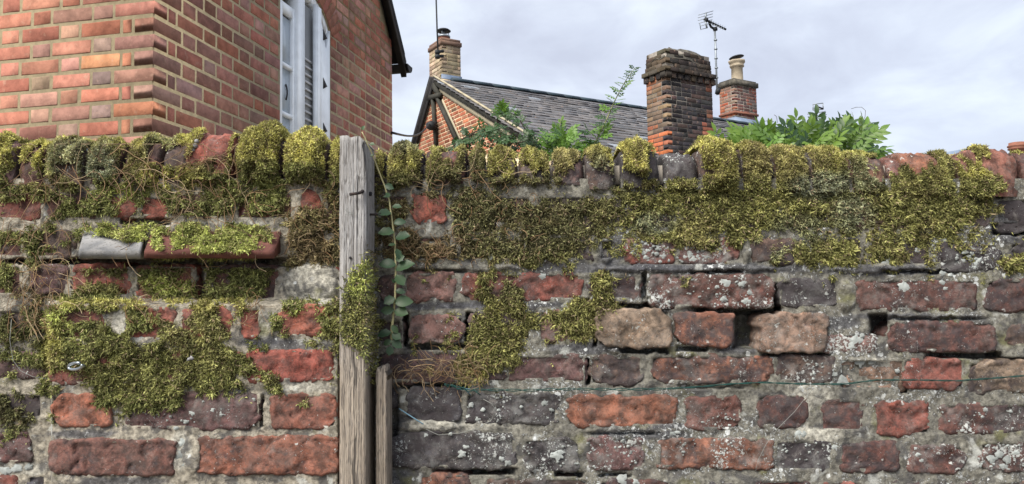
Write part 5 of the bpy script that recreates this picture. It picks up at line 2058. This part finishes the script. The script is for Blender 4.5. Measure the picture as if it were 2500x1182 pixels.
for k in range(28):
    s0 = .35 + k * .44
    if s0 + .43 > RL:
        break
    a, b2 = AP + rD * s0 + up * .06, AP + rD * (s0 + .4395) + up * .0605
    mb = MB()
    ax = (b2 - a) / 2
    P = []
    for e_ in (a, b2):
        P += [e_ - gD * .11 - up * .09, e_ + gD * .12 - up * .085, e_ + gD * .03 - up * .01, e_ - gD * .03 - up * .01]
    mb.hexa(np.array(P))
    part("ridge_tile", mb.mesh("ridge_tile", M_RIDGE), roof)
# mortar fillet on the verge
mb = MB()
for k in range(16):
    u0, u1 = .05 + k * .3, .05 + (k + 1) * .3 - .004
    a = AP + gD * (u0 + u1) / 2 - up * sR * (u0 + u1) / 2 + up * .045 + nG * .05
    mb.box(a, fall * (u1 - u0) * Ls / 2, nrm * (.012 + .006 * random.random()), rD * .022)
part("verge_mortar", mb.mesh("verge_mortar", M_CREAM), roof)


def chimney(name, parent_fn, corner, Zd, y_base_px, y_top_px, px_left, px_right, cour, palL, palR, mortar, blen=.215, seed=1):
    """returns dict with geometry; builds shaft bricks on the two visible faces"""
    C0 = at(corner, y_top_px, Zd)
    Cb = at(corner, y_base_px, Zd)
    dl, dr = -gD, rD
    # left face lies along -gD from the corner, the right face along rD

    def solve(dirv, target):
        lo, hi = 0.02, 6.0
        for _ in range(50):
            m = (lo + hi) / 2
            px, _y = project(C0 + dirv * m)
            if (px - target) * (1 if target > corner else -1) < 0:
                lo = m
            else:
                hi = m
        return (lo + hi) / 2
    return C0, Cb, solve(dl, px_left), solve(dr, px_right)


def shaft(parent, C0, Cb, wl_, wr_, cour, palL, palR, mortar, extra=0.0, jt=.013, blen=.215):
    ht = C0[2] - Cb[2]
    mb = MB()
    base = np.array([C0[0], C0[1], Cb[2]])
    mid = base - gD * wl_ / 2 + rD * wr_ / 2
    mb.box(mid + up * (ht / 2 - extra / 2), gD * (wl_ / 2 - .003), rD * (wr_ / 2 - .003), up * (ht / 2 + extra / 2))
    part("shaft_body", mb.mesh("shaft_body", mortar), parent)
    sp_ = []
    nrow = int(ht / cour)
    nGL, nRr = nG, gD          # left face normal is nG, right face normal is gD
    for r in range(nrow):
        h0, h1 = Cb[2] + r * cour + jt / 2, Cb[2] + (r + 1) * cour - jt / 2
        f = r / max(1, nrow - 1)
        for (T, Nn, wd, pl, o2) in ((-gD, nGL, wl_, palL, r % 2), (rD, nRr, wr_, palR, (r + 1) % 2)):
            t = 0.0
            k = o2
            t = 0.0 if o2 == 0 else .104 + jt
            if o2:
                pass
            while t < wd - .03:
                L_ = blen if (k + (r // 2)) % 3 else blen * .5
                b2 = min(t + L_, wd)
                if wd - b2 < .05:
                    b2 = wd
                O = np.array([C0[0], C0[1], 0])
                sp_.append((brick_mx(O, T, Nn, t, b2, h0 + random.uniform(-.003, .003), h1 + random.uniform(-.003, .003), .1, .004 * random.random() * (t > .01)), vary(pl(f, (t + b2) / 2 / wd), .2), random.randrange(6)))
                t = b2 + jt
                k += 1
    return sp_


# chimney on the gable
ch = empty("chimney", AP0, "", "")
del ch['label'], ch['category']
adopt(ch, cot)
ch.location = (0, 0, 0)
bpy.context.view_layer.update()
C0, Cb, wl_, wr_ = chimney("chimney", None, 1079, 14.3, 215, 108, 1048, 1124, .078, None, None, None)
gp_ = [(.29, .24, .17), (.26, .215, .155), (.31, .25, .175), (.24, .19, .14)]
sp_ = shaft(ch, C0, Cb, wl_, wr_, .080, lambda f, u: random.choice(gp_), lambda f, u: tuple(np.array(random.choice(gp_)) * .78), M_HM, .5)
emit("brick", M_FB, M_FBG, sp_, ch, 300)
top = np.array([C0[0], C0[1], C0[2]])
mid = top - gD * wl_ / 2 + rD * wr_ / 2
mb = MB()
mb.box(mid + up * .045, gD * (wl_ / 2 + .022), rD * (wr_ / 2 + .022), up * .04)
part("cap_course", mb.mesh("cap_course", M_CAPB), ch)
mb = MB()
mb.box(mid + up * .115, gD * (wl_ / 2 - .0), rD * (wr_ / 2 - .0), up * .028)
part("cap_course", mb.mesh("cap_course", M_CAPB), ch)
cw = np.array(at(1084, 92, 14.4))
cw = mid + (rD * -.02)
mb = MB()
mb.lathe(cw + up * .14, [(.13, 0), (.115, .09), (.12, .10), (.12, .11)], 14)
part("chimney_pot", mb.mesh("chimney_pot", M_TERRA, True), ch)
mb = MB()
mb.lathe(cw + up * .29, [(.135, -.04), (.135, -.01), (.11, .0)], 14)
mb.tube([cw + up * .28, cw + up * .42], .025, 8)
for a in (0.3, 2.4, 4.5):
    mb.tube([cw + up * .27 + np.array([.105 * math.cos(a), .105 * math.sin(a), 0]), cw + up * .40 + np.array([.105 * math.cos(a), .105 * math.sin(a), 0])], .007, 5)
part("cowl_cage", mb.mesh("cowl_cage", M_STEEL, False), ch)
mb = MB()
mb.lathe(cw + up * .38, [(.145, 0), (.15, .008), (.11, .04), (.05, .062), (.01, .07)], 18)
part("cowl_hood", mb.mesh("cowl_hood", M_IRON, True), ch)
mb = MB()
fb = np.array([C0[0], C0[1], 0])
hb_ = Cb[2]
P = []
fc = fb + up * (AP[2] + .02)
for t, dh in ((-.03, 0), (wr_ + .06, 0)):
    pass
ptl = [fb + rD * (-.02) + gD * .012 + up * (hA - .10), fb + rD * (wr_ + .02) + gD * .012 + up * (hA - .10), fb + rD * (wr_ + .02) + gD * .012 + up * (hA + .16), fb + rD * (-.02) + gD * .012 + up * (hA + .16)]
mb.hexa(np.array([p_ - gD * .02 for p_ in ptl] + ptl))
part("lead_flashing", mb.mesh("lead_flashing", M_LEAD), ch)

# chimney at the far end of the ridge
ch2 = empty("chimney", AP0, "", "")
del ch2['label'], ch2['category']
adopt(ch2, cot)
ch2.location = (0, 0, 0)
bpy.context.view_layer.update()
C0, Cb, wl_, wr_ = chimney("chimney", None, 1792, 19.6, 312, 206, 1756, 1846, .078, None, None, None)
pl1 = [(.30, .12, .075), (.26, .15, .11), (.33, .10, .055), (.22, .15, .12)]
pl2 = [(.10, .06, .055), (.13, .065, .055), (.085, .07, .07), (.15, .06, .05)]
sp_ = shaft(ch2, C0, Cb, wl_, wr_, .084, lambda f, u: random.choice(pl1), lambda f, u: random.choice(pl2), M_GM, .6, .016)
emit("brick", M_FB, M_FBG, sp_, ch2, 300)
mid = C0 - gD * wl_ / 2 + rD * wr_ / 2
mb = MB()
mb.box(mid + up * .07, gD * (wl_ / 2 + .045), rD * (wr_ / 2 + .045), up * .065)
part("cap_course", mb.mesh("cap_course", M_STONE), ch2)
mb = MB()
mb.box(mid + up * .155, gD * (wl_ / 2 + .0), rD * (wr_ / 2 + .0), up * .022)
part("flaunching", mb.mesh("flaunching", M_STONE), ch2)
mb = MB()
hh = Cb[2] + .36 * (C0[2] - Cb[2])
mb.box(mid * np.array([1, 1, 0]) + up * hh, gD * (wl_ / 2 + .03), rD * (wr_ / 2 + .03), up * .028)
part("string_course", mb.mesh("string_course", M_FBG if False else M_TERRA), ch2)
mb = MB()
pb = mid + up * .17
mb.lathe(pb, [(.185, 0), (.165, .05), (.16, .42), (.20, .44), (.205, .475), (.185, .49), (.20, .53), (.235, .57), (.235, .61), (.15, .612)], 8)
part("chimney_pot", mb.mesh("chimney_pot", M_POT), ch2)
mb = MB()
mb.tube([pb + up * .60, pb + up * .70 + rD * .03], .02, 6)
part("cowl_stem", mb.mesh("cowl_stem", M_STEEL), ch2)
mb = MB()
tl = np.array([.05, 0, .2])
V = []
for r, z in ((.005, .755), (.16, .745), (.205, .715), (.20, .705), (.005, .715)):
    for k in range(16):
        a = 2 * math.pi * k / 16
        p_ = np.array([r * math.cos(a), r * math.sin(a), z])
        p_[2] += .16 * p_[0]
        V.append(pb + p_)
F = [(i * 16 + k, i * 16 + (k + 1) % 16, (i + 1) * 16 + (k + 1) % 16, (i + 1) * 16 + k) for i in range(4) for k in range(16)]
mb.add(V, F)
part("cowl_disc", mb.mesh("cowl_disc", M_IRON, True), ch2)
mb = MB()
fb = np.array([C0[0], C0[1], 0])
zt, zb = float(at(1792, 285, 19.6)[2]), float(at(1792, 306, 19.6)[2])
ptl = []
for h_, o_ in ((zb, .16), (zt, .012)):
    ptl += [fb + gD * o_ + nG * o_ + up * h_, fb + gD * o_ + rD * (wr_ + o_) + up * (h_ - .02), fb - gD * wl_ + rD * (wr_ + o_) + up * h_, fb - gD * wl_ + nG * o_ + up * h_]
mb.hexa(np.array(ptl))
part("lead_flashing", mb.mesh("lead_flashing", M_LEAD), ch2)

# ================================================================== SOOTY CHIMNEY nearer than the roof
C0, Cb, wl_, wr_ = chimney("brick_chimney", None, 1625, 12.0, 420, 168, 1577, 1737, .078, None, None, None)
bch = empty("brick_chimney", (C0[0], C0[1], 0), "tall soot blackened brick chimney stack with a crumbling mossy cap", "chimney")


def palA(f, u):
    if f < .42 and random.random() < .9:
        return random.choice([(.36, .12, .055), (.32, .10, .05), (.30, .115, .065)])
    return random.choice([(.20, .125, .085), (.17, .115, .08), (.24, .10, .06), (.22, .15, .10), (.15, .11, .085)])


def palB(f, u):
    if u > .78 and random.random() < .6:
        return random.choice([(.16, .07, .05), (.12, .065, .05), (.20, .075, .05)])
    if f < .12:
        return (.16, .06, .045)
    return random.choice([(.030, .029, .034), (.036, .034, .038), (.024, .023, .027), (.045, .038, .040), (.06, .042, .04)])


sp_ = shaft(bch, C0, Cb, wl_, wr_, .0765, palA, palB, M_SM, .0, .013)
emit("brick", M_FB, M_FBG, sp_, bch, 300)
mb = MB()
base = np.array([C0[0], C0[1], 0])
mb.box(base - gD * wl_ / 2 + rD * wr_ / 2 + up * Cb[2] / 2, gD * wl_ / 2 * .98, rD * wr_ / 2 * .98, up * (Cb[2] / 2 - .01))
part("stack_foot", mb.mesh("stack_foot", M_GM), bch)
# dentils, drip course, upper courses, flaunching
dpal = [(.060, .05, .045), (.045, .04, .038), (.08, .062, .05), (.035, .032, .032)]
sp_ = []
O = np.array([C0[0], C0[1], 0])
hT = C0[2]
for T, Nn, wd in ((-gD, nG, wl_), (rD, gD, wr_)):
    t = -.05
    while t < wd + .03:
        sp_.append((brick_mx(O, T, Nn, t, t + .10, hT - .135, hT - .04, .12, .030), vary(random.choice(dpal), .2), random.randrange(6)))
        t += .155
emit("dentil", M_FB, M_FBG, sp_, bch, 300)
sp_ = []
mid = C0 - gD * wl_ / 2 + rD * wr_ / 2
mb = MB()
mb.box(mid + up * .16, gD * (wl_ / 2 - .02), rD * (wr_ / 2 - .02), up * .20)
part("cap_body", mb.mesh("cap_body", M_GM), bch)
for r, (pj, h0, h1) in enumerate(((.062, -.035, .035), (.012, .042, .118), (.006, .124, .20), (.0, .206, .28), (-.006, .286, .352))):
    for T, Nn, wd in ((-gD, nG, wl_), (rD, gD, wr_)):
        t = -pj + (.11 if r % 2 else 0) + (.102 if Nn is gD else 0)
        while t < wd + pj - .02:
            b2 = min(t + random.choice([.21, .21, .13]), wd + pj)
            if random.random() > (.0 if r < 4 else .22):
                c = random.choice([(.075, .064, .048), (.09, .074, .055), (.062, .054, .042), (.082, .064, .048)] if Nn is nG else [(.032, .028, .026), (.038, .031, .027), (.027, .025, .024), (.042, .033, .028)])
                sp_.append((brick_mx(O, T, Nn, t, b2 - .012, hT + h0, hT + h1, .12, pj + random.uniform(-.008, .008), random.uniform(-.012, .012)), vary(c, .2), random.randrange(6)))
            t = b2
emit("cap_brick", M_FB, M_FBG, sp_, bch, 300)
# lumpy cement crown
n = 14
uu, vv = np.meshgrid(np.linspace(-1, 1, n), np.linspace(-1, 1, n))
e_ = np.maximum(np.abs(uu), np.abs(vv))
hh = .31 + .13 * (1 - e_ ** 3) + .12 * (fbm(uu * 2.2 + 3, vv * 2.2, 5, 3) - .5) - .10 * (e_ > .99) - .05 * sstep(.3, 1, vv) * sstep(.2, 1, -uu * 0 + vv)
V = mid + gD * (uu * (wl_ / 2 + .005))[..., None] + rD * (vv * (wr_ / 2 + .005))[..., None] + up * hh[..., None]
idx = np.arange(n * n).reshape(n, n)
q = np.stack([idx[:-1, :-1], idx[:-1, 1:], idx[1:, 1:], idx[1:, :-1]], -1).reshape(-1, 4)
part("cement_crown", mesh_np("cement_crown", V.reshape(-1, 3), q, M_STONE, True), bch)

# ================================================================== AERIALS, CABLE, FAR ROOFS
def pole(name, pts, r, m, parent, sides=8):
    return polytube(name, pts, r, m, parent, sides, True)


# mast on the cottage's first chimney
Zm = 14.15
ms = empty("aerial_mast", at(1069, 140, Zm), "thin tall dark aerial mast strapped to the cottage gable chimney", "aerial")
pole("mast", [at(1070, 142, Zm), at(1067, 70, Zm), at(1063, -60, Zm)], .016, M_IRON, ms)
for yy in (127, 138):
    pole("bracket", [at(1064, yy, Zm), at(1083, yy - 2 + (yy - 127) * .1, Zm + .05)], .03, M_IRON, ms, 6)
    pole("clamp", [at(1068, yy - 4, Zm - .03), at(1068, yy + 5, Zm - .03)], .05, M_IRON, ms, 6)
# yagi aerial on the mast behind the sooty chimney
Zy = 19.3
ya = empty("tv_aerial", at(1750, 228, Zy), "television aerial with grid reflector on a tall jointed mast", "aerial")
pole("mast", [at(1751, 232, Zy), at(1748, 150, Zy), at(1745, 72, Zy)], .026, M_STEEL, ya)
for yy in (98, 120, 143, 166, 190):
    pole("mast_clip", [at(1746 + (yy - 72) * .03, yy - 1.5, Zy), at(1746 + (yy - 72) * .03, yy + 1.5, Zy)], .045, M_STEEL, ya, 6)
pole("wall_bracket", [at(1748, 222, Zy), at(1757, 224, Zy)], .09, M_IRON, ya)
pole("mast_clamp", [at(1742, 72, Zy), at(1750, 70, Zy)], .06, M_IRON, ya)
pole("cranked_arm", [at(1744, 71, Zy), at(1736, 66, Zy), at(1733, 60, Zy), at(1731, 52, Zy)], .032, M_IRON, ya)
Zf = Zy - .1
pole("boom", [at(1718, 47, Zf), at(1730, 52, Zf), at(1772, 72, Zf + .3)], .028, M_IRON, ya)
pole("dipole_box", [at(1721, 49, Zf), at(1728, 48.5, Zf)], .06, M_IRON, ya)
pole("reflector_bar", [at(1724, 31, Zf), at(1722, 48, Zf)], .024, M_STEEL, ya)
pole("reflector_bar", [at(1722, 50, Zf), at(1726, 69, Zf)], .024, M_STEEL, ya)
for x0, y0, x1, y1 in ((1705, 37, 1741, 27), (1704, 43.5, 1740, 34), (1704, 50, 1740, 41), (1706, 57, 1739, 48), (1709, 64, 1742, 55), (1711, 72, 1727, 68), (1708, 56, 1711, 73), (1736, 48, 1741, 63)):
    pole("grid_rod", [at(x0, y0, Zf - .05), at(x1, y1, Zf + .05)], .010, M_STEEL, ya, 5)
for k in range(6):
    x = 1740 + 5.4 * k
    y = 56.5 + 2.55 * k
    pole("director", [at(x - 3, y + 4, Zf), at(x + 3, y - 4.5, Zf + .1)], .007, M_STEEL, ya, 5)
# small aerial behind the bush
Z3 = 26.0
sa = empty("tv_aerial", at(1994, 300, Z3), "small distant aerial on a bent pole rising behind the bush", "aerial")
pole("mast", [at(1994, 330, Z3), at(1992, 262, Z3), at(1996, 258, Z3)], .045, M_IRON, sa)
for a_, b_ in (((1985, 255), (2009, 252)), ((2009, 252), (2010, 267)), ((2010, 267), (1985, 269)), ((1985, 269), (1985, 255))):
    pole("grid_rod", [at(*a_, Z3), at(*b_, Z3)], .018, M_STEEL, sa, 5)
pole("boom", [at(1993, 260, Z3), at(2010, 266, Z3)], .03, M_IRON, sa)
for a_, b_ in (((1971, 279), (2016, 272)), ((1972, 285), (2018, 280))):
    pole("grid_rod", [at(*a_, Z3), at(*b_, Z3)], .014, M_STEEL, sa, 5)
# phone cable from the house to the gable
cb = MB()
p0, p1 = on_plane(957, 324, HC + nR * .02, nR), at(1050, 301, 14.0)
cb.tube([p0 + (p1 - p0) * u - up * .12 * math.sin(math.pi * u) for u in np.linspace(0, 1, 16)], .013, 6)
obj("cable", cb.mesh("cable", M_IRON, True), label="thin dark cable strung from the brick house to the cottage gable", category="cable")
ins = MB()
ins.lathe(at(1053, 318, 13.85), [(.03, 0), (.10, .04), (.10, .13), (.04, .17)], 10)
ins.tube([at(1046, 301, 13.9), at(1068, 299, 13.9)], .022, 6)
part("cable_bracket", ins.mesh("cable_bracket", M_IRON), gw)
# far grey roof and terracotta pot
fr = empty("distant_house", at(2340, 380, 30) * np.array([1, 1, 0]), "distant house, only its grey slate ridge showing over the coping on the right", "house")
mb = MB()
A_, B_ = at(2296, 374, 30.), at(2369, 361, 30.)
mb.hexa(np.array([A_ - up * 2, B_ - up * 2, B_ + np.array([0, 3, -2]), A_ + np.array([0, 3, -2]), A_, B_, B_ + np.array([0, 2., .0]), A_ + np.array([0, 2., 0])]))
part("roof", mb.mesh("roof", M_LEAD), fr)
mb = MB()
mb.box(at(2330, 420, 30.6), (.9, 0, 0), (0, .9, 0), (0, 0, .6))
mb.box(at(2330, 420, 30.9) * np.array([1, 1, 0]) + up * 2, (1.2, 0, 0), (0, .9, 0), (0, 0, 2))
part("wall", mb.mesh("wall", M_HM), fr)
mb = MB()
mb.lathe(at(2367, 368, 29.9), [(.10, 0), (.10, .16), (.05, .19)], 8)
part("ridge_end", mb.mesh("ridge_end", M_IRON), fr)
tp_ = empty("terracotta_chimney", at(2482, 380, 22) * np.array([1, 1, 0]), "terracotta chimney top at the far right above the wall", "chimney")
pb = at(2483, 372, 22.)
mb = MB()
mb.lathe(pb, [(.20, -.3), (.19, .07), (.24, .09), (.24, .12), (.20, .14), (.25, .17), (.25, .205), (.21, .22), (.21, .29), (.12, .30)], 16)
part("chimney_pot", mb.mesh("chimney_pot", M_TERRA, False), tp_)
mb = MB()
mb.box(pb * np.array([1, 1, 0]) + up * (pb[2] - .3) / 2, (.35, 0, 0), (0, .35, 0), (0, 0, (pb[2] - .3) / 2))
part("stack", mb.mesh("stack", M_TERRA), tp_)

# ================================================================== PLANTS BEHIND THE WALL
def frond_mesh(name, m, pairs, lf, wd, gap, droop=.25, stem=.0012):
    """pinnate leaf along +y, leaflets in pairs plus a tip"""
    V, F = [], []

    def leaflet(o, ang, l, w, z0):
        n0 = len(V)
        ca, sa = math.cos(ang), math.sin(ang)
        for t, ww in ((0, .08), (.3, .9), (.6, 1.0), (.85, .5), (1, .02)):
            for s_, lift in ((-1, .22), (0, 0), (1, .22)):
                x, y = s_ * w * ww, l * t
                V.append((o[0] + x * ca - y * sa, o[1] + x * sa + y * ca, z0 - droop * l * t * t + abs(s_) * lift * w * ww))
        for i in range(4):
            a = n0 + i * 3
            F.extend([(a, a + 1, a + 4, a + 3), (a + 1, a + 2, a + 5, a + 4)])
    tot = gap * (pairs + .6)
    for k in range(pairs):
        y = gap * (k + .7)
        s_ = 1 - .25 * abs(k - pairs * .45) / pairs
        z = -droop * .5 * y * y / tot
        leaflet((0.001, y), -math.radians(58 + random.uniform(-8, 8)), lf * s_, wd * s_, z)
        leaflet((-0.001, y), math.radians(58 + random.uniform(-8, 8)), lf * s_, wd * s_, z)
    leaflet((0, tot - gap * .5), 0, lf * 1.05, wd, -droop * .5 * tot)
    n0 = len(V)
    for k in range(5):
        y = tot * k / 4
        z = -droop * .5 * y * y / tot
        V.extend([(-stem, y, z), (stem, y, z), (0, y, z - stem * 1.6)])
    for k in range(4):
        a = n0 + k * 3
        F.extend([(a, a + 1, a + 4, a + 3), (a + 1, a + 2, a + 5, a + 4), (a + 2, a, a + 3, a + 5)])
    return mesh_np(name, V, np.array(F), m, True)


def bush(name, label, foot, spots, fronds, stem_m, cat="shrub"):
    """spots: (px,py,depth, dx,dy(up), frond index, scale)"""
    root = empty(name, foot, label, cat)
    for (x, y, Z, dx, dz, fi, s_) in spots:
        P = at(x, y, Z)
        place(fronds[fi], "leaf", P, (dx, random.uniform(-.7, .1), dz), (random.uniform(-.4, .4), -.55, random.uniform(.35, 1.0)), root, s_)
    return root


# leafy bush on the right
Fg = [frond_mesh("leaf", M_WLEAF, 4, .036, .0072, .0165), frond_mesh("leaf", M_WLEAF, 3, .036, .0074, .017, .35), frond_mesh("leaf", M_WDARK, 4, .034, .008, .017, .4), frond_mesh("leaf", M_WDARK, 3, .036, .0078, .017, .2), frond_mesh("leaf", M_YLEAF, 3, .034, .0078, .017, .15)]
crown = [(1780, 365), (1800, 330), (1840, 308), (1880, 296), (1920, 300), (1945, 290), (1975, 296), (2010, 292), (2050, 296), (2085, 292), (2108, 285), (2122, 300), (2118, 325), (2130, 350), (2150, 372)]
spots = []
for _ in range(340):
    x = random.uniform(1785, 2108)
    yt_ = float(np.interp(x, [c_[0] for c_ in crown], [c_[1] for c_ in crown]))
    y = yt_ + 40 + max(0, 398 - yt_ - 40) * random.random()
    if y > 430 or len(spots) > 286:
        continue
    Z = 2.0 + random.uniform(0, .4)
    edge = y < yt_ + 70
    a = random.uniform(-1.3, 1.3) if not edge else random.uniform(-.8, .8)
    left = (x < 1890)
    mid_ = 1930 < x < 2080 and y < 345
    fi = random.choice([4, 0, 1, 4]) if left else (random.choice([2, 3, 2]) if mid_ else random.choice([0, 1, 0, 2, 3]))
    spots.append((x, y, Z, math.sin(a) + (x - 1960) / 400, math.cos(a) * .9 + .1, fi, random.uniform(.6, .92)))
for x, y, a in ((2108, 345, .25), (2122, 355, .6), (1945, 340, .05), (1860, 352, -.1), (2125, 372, 1.3), (2112, 378, 1.2), (1762, 372, -.2), (1812, 360, -.3), (2060, 350, .1), (2085, 350, .3)):
    spots.append((x, y, 2.12, math.sin(a), math.cos(a), random.choice([0, 1, 4]), .9))
wb_ = bush("leafy_bush", "bright green leafy bush with long pointed leaflets spilling over the coping", at(1960, 390, 2.5) * np.array([1, 1, 0]), spots, Fg, M_BSTEM)
for k in range(7):
    x = 1820 + 45 * k
    b = MB()
    q0 = at(1960, 390, 2.5) * np.array([1, 1, 0])
    q1 = at(x, 400, 2.45)
    q2 = at(x + random.uniform(-20, 20), float(np.interp(x, [c_[0] for c_ in crown], [c_[1] for c_ in crown])) + 25, 2.4)
    b.tube([q0, q0 * .4 + q1 * .6 + np.array([0, .05, .1]), q1, q2], [.012, .008, .005, .002], 6)
    part("stem", b.mesh("stem", M_BSTEM, True), wb_)
for pts in ([(2105, 300), (2112, 285), (2113, 270), (2104, 262), (2090, 262), (2078, 266)], [(2120, 318), (2124, 330), (2126, 345)], [(1898, 300), (1896, 285), (1890, 280)], [(1890, 298), (1880, 294), (1868, 296)]):
    b = MB()
    b.tube([at(float(x), float(y), 2.2) for x, y in pts], .0007, 5)
    part("tendril", b.mesh("tendril", M_BSTEM, True), wb_)

# climbing rose in the middle
Fr = [frond_mesh("leaf", M_RLEAF, 2, .0165, .0055, .012, .3, .0005), frond_mesh("leaf", M_RLEAF, 3, .0145, .0048, .0105, .2, .0005), frond_mesh("leaf", M_WDARK, 2, .0165, .006, .0115, .4, .0005), frond_mesh("leaf", M_YLEAF, 3, .018, .0052, .0115, .15, .0005)]
spots = []
CN = [((1095, 368), (1120, 345), (1160, 322), (1195, 312), (1220, 318)), ((1110, 362), (1150, 330), (1190, 318), (1225, 322), (1255, 345), (1275, 372)), ((1140, 350), (1170, 335), (1215, 330), (1245, 335), (1270, 355)), ((1215, 275), (1245, 275), (1270, 295), (1285, 320), (1300, 345), (1320, 368)), ((1200, 372), (1240, 352), (1290, 345), (1330, 335), (1345, 330))]
for cane in CN:
    xs_ = np.interp(np.linspace(0, 1, 24), np.linspace(0, 1, len(cane)), [c_[0] for c_ in cane])
    ys_ = np.interp(np.linspace(0, 1, 24), np.linspace(0, 1, len(cane)), [c_[1] for c_ in cane])
    for x, y in zip(xs_, ys_):
        for _ in range(2):
            a = random.uniform(-math.pi, math.pi)
            spots.append((x + random.uniform(-5, 5), y + random.uniform(-5, 5), 2.3 + random.uniform(-.08, .08), math.sin(a), math.cos(a) * .6, random.choice([0, 1, 2, 2]), random.uniform(.55, .95)))
for _ in range(26):
    spots.append((random.uniform(1212, 1250), random.uniform(268, 290), 2.3, random.uniform(-1, 1), random.uniform(-.4, 1), random.choice([3, 1, 3]), random.uniform(.6, .9)))
for _ in range(40):
    spots.append((random.uniform(1110, 1400), random.uniform(350, 392), 2.35, random.uniform(-1, 1), random.uniform(-.3, 1), random.choice([0, 1, 2, 2]), random.uniform(.7, 1.1)))
random.shuffle(spots)
spots = spots[:262]
rose = bush("climbing_rose", "climbing rose with arching dark canes and small leaves in front of the cottage gable", at(1230, 390, 2.4) * np.array([1, 1, 0]), spots, Fr, M_BSTEM, "rose")
for cane in CN:
    b = MB()
    q0 = at(1230, 390, 2.4) * np.array([1, 1, 0])
    b.tube([q0, at(cane[0][0], 400., 2.35)] + [at(float(x), float(y), 2.3) for x, y in cane], [.008, .004] + [.0028 - .0003 * i for i in range(len(cane))], 6)
    part("cane", b.mesh("cane", M_BSTEM, True), rose)
# young bright shrub right of the rose
spots = []
for _ in range(105):
    x = random.gauss(1368, 20)
    y = random.uniform(322, 395)
    if abs(x - 1368) > 12 + (y - 315) * .5:
        continue
    a = random.uniform(-1.4, 1.4)
    spots.append((x, y, 2.25 + random.uniform(-.06, .1), math.sin(a), math.cos(a), random.choice([3, 3, 1, 3]), random.uniform(.7, 1.1)))
ysh = bush("young_shrub", "fresh bright green shoot with a reddish tip beside the rose", at(1368, 390, 2.3) * np.array([1, 1, 0]), spots, Fr, M_GSTEM, "shrub")
b = MB()
b.tube([at(1368, 390, 2.3) * np.array([1, 1, 0]), at(1366, 400, 2.28), at(1364, 330, 2.26), at(1368, 300, 2.26), at(1371, 288, 2.26)], [.007, .004, .002, .001, .0006], 6)
part("stem", b.mesh("stem", M_GSTEM, True), ysh)
# tall leaning shoot
SP = [(1440, 372), (1455, 345), (1470, 315), (1484, 285), (1497, 255), (1508, 232), (1520, 210), (1532, 190), (1541, 178), (1550, 166)]
spots = []
for i in range(44):
    t_ = (i / 43) ** 1.0
    x = float(np.interp(t_, np.linspace(0, 1, 10), [s_[0] for s_ in SP]))
    y = float(np.interp(t_, np.linspace(0, 1, 10), [s_[1] for s_ in SP]))
    side_ = 1 if i % 2 else -1
    spots.append((x, y, 2.2, side_ * random.uniform(.6, 1.), random.uniform(-.3, .8), random.choice([0, 1, 3, 3]) if t_ < .75 else random.choice([0, 2]), (.95 - .5 * t_) * random.uniform(.8, 1.1)))
for _ in range(16):
    spots.append((random.uniform(1436, 1472), random.uniform(322, 372), 2.22, random.uniform(-1, 1), random.uniform(-.2, 1), random.choice([0, 1, 3]), random.uniform(.9, 1.2)))
tsh = bush("tall_shoot", "single long leafy shoot leaning up across the slate roof towards the sooty chimney", at(1430, 390, 2.25) * np.array([1, 1, 0]), spots, Fr, M_GSTEM, "plant")
b = MB()
b.tube([at(1430, 390, 2.25) * np.array([1, 1, 0]), at(1432, 400, 2.22)] + [at(float(x), float(y), 2.2) for x, y in SP], [.007, .0035] + list(np.linspace(.0026, .0008, 10)), 6)
part("stem", b.mesh("stem", M_GSTEM, True), tsh)
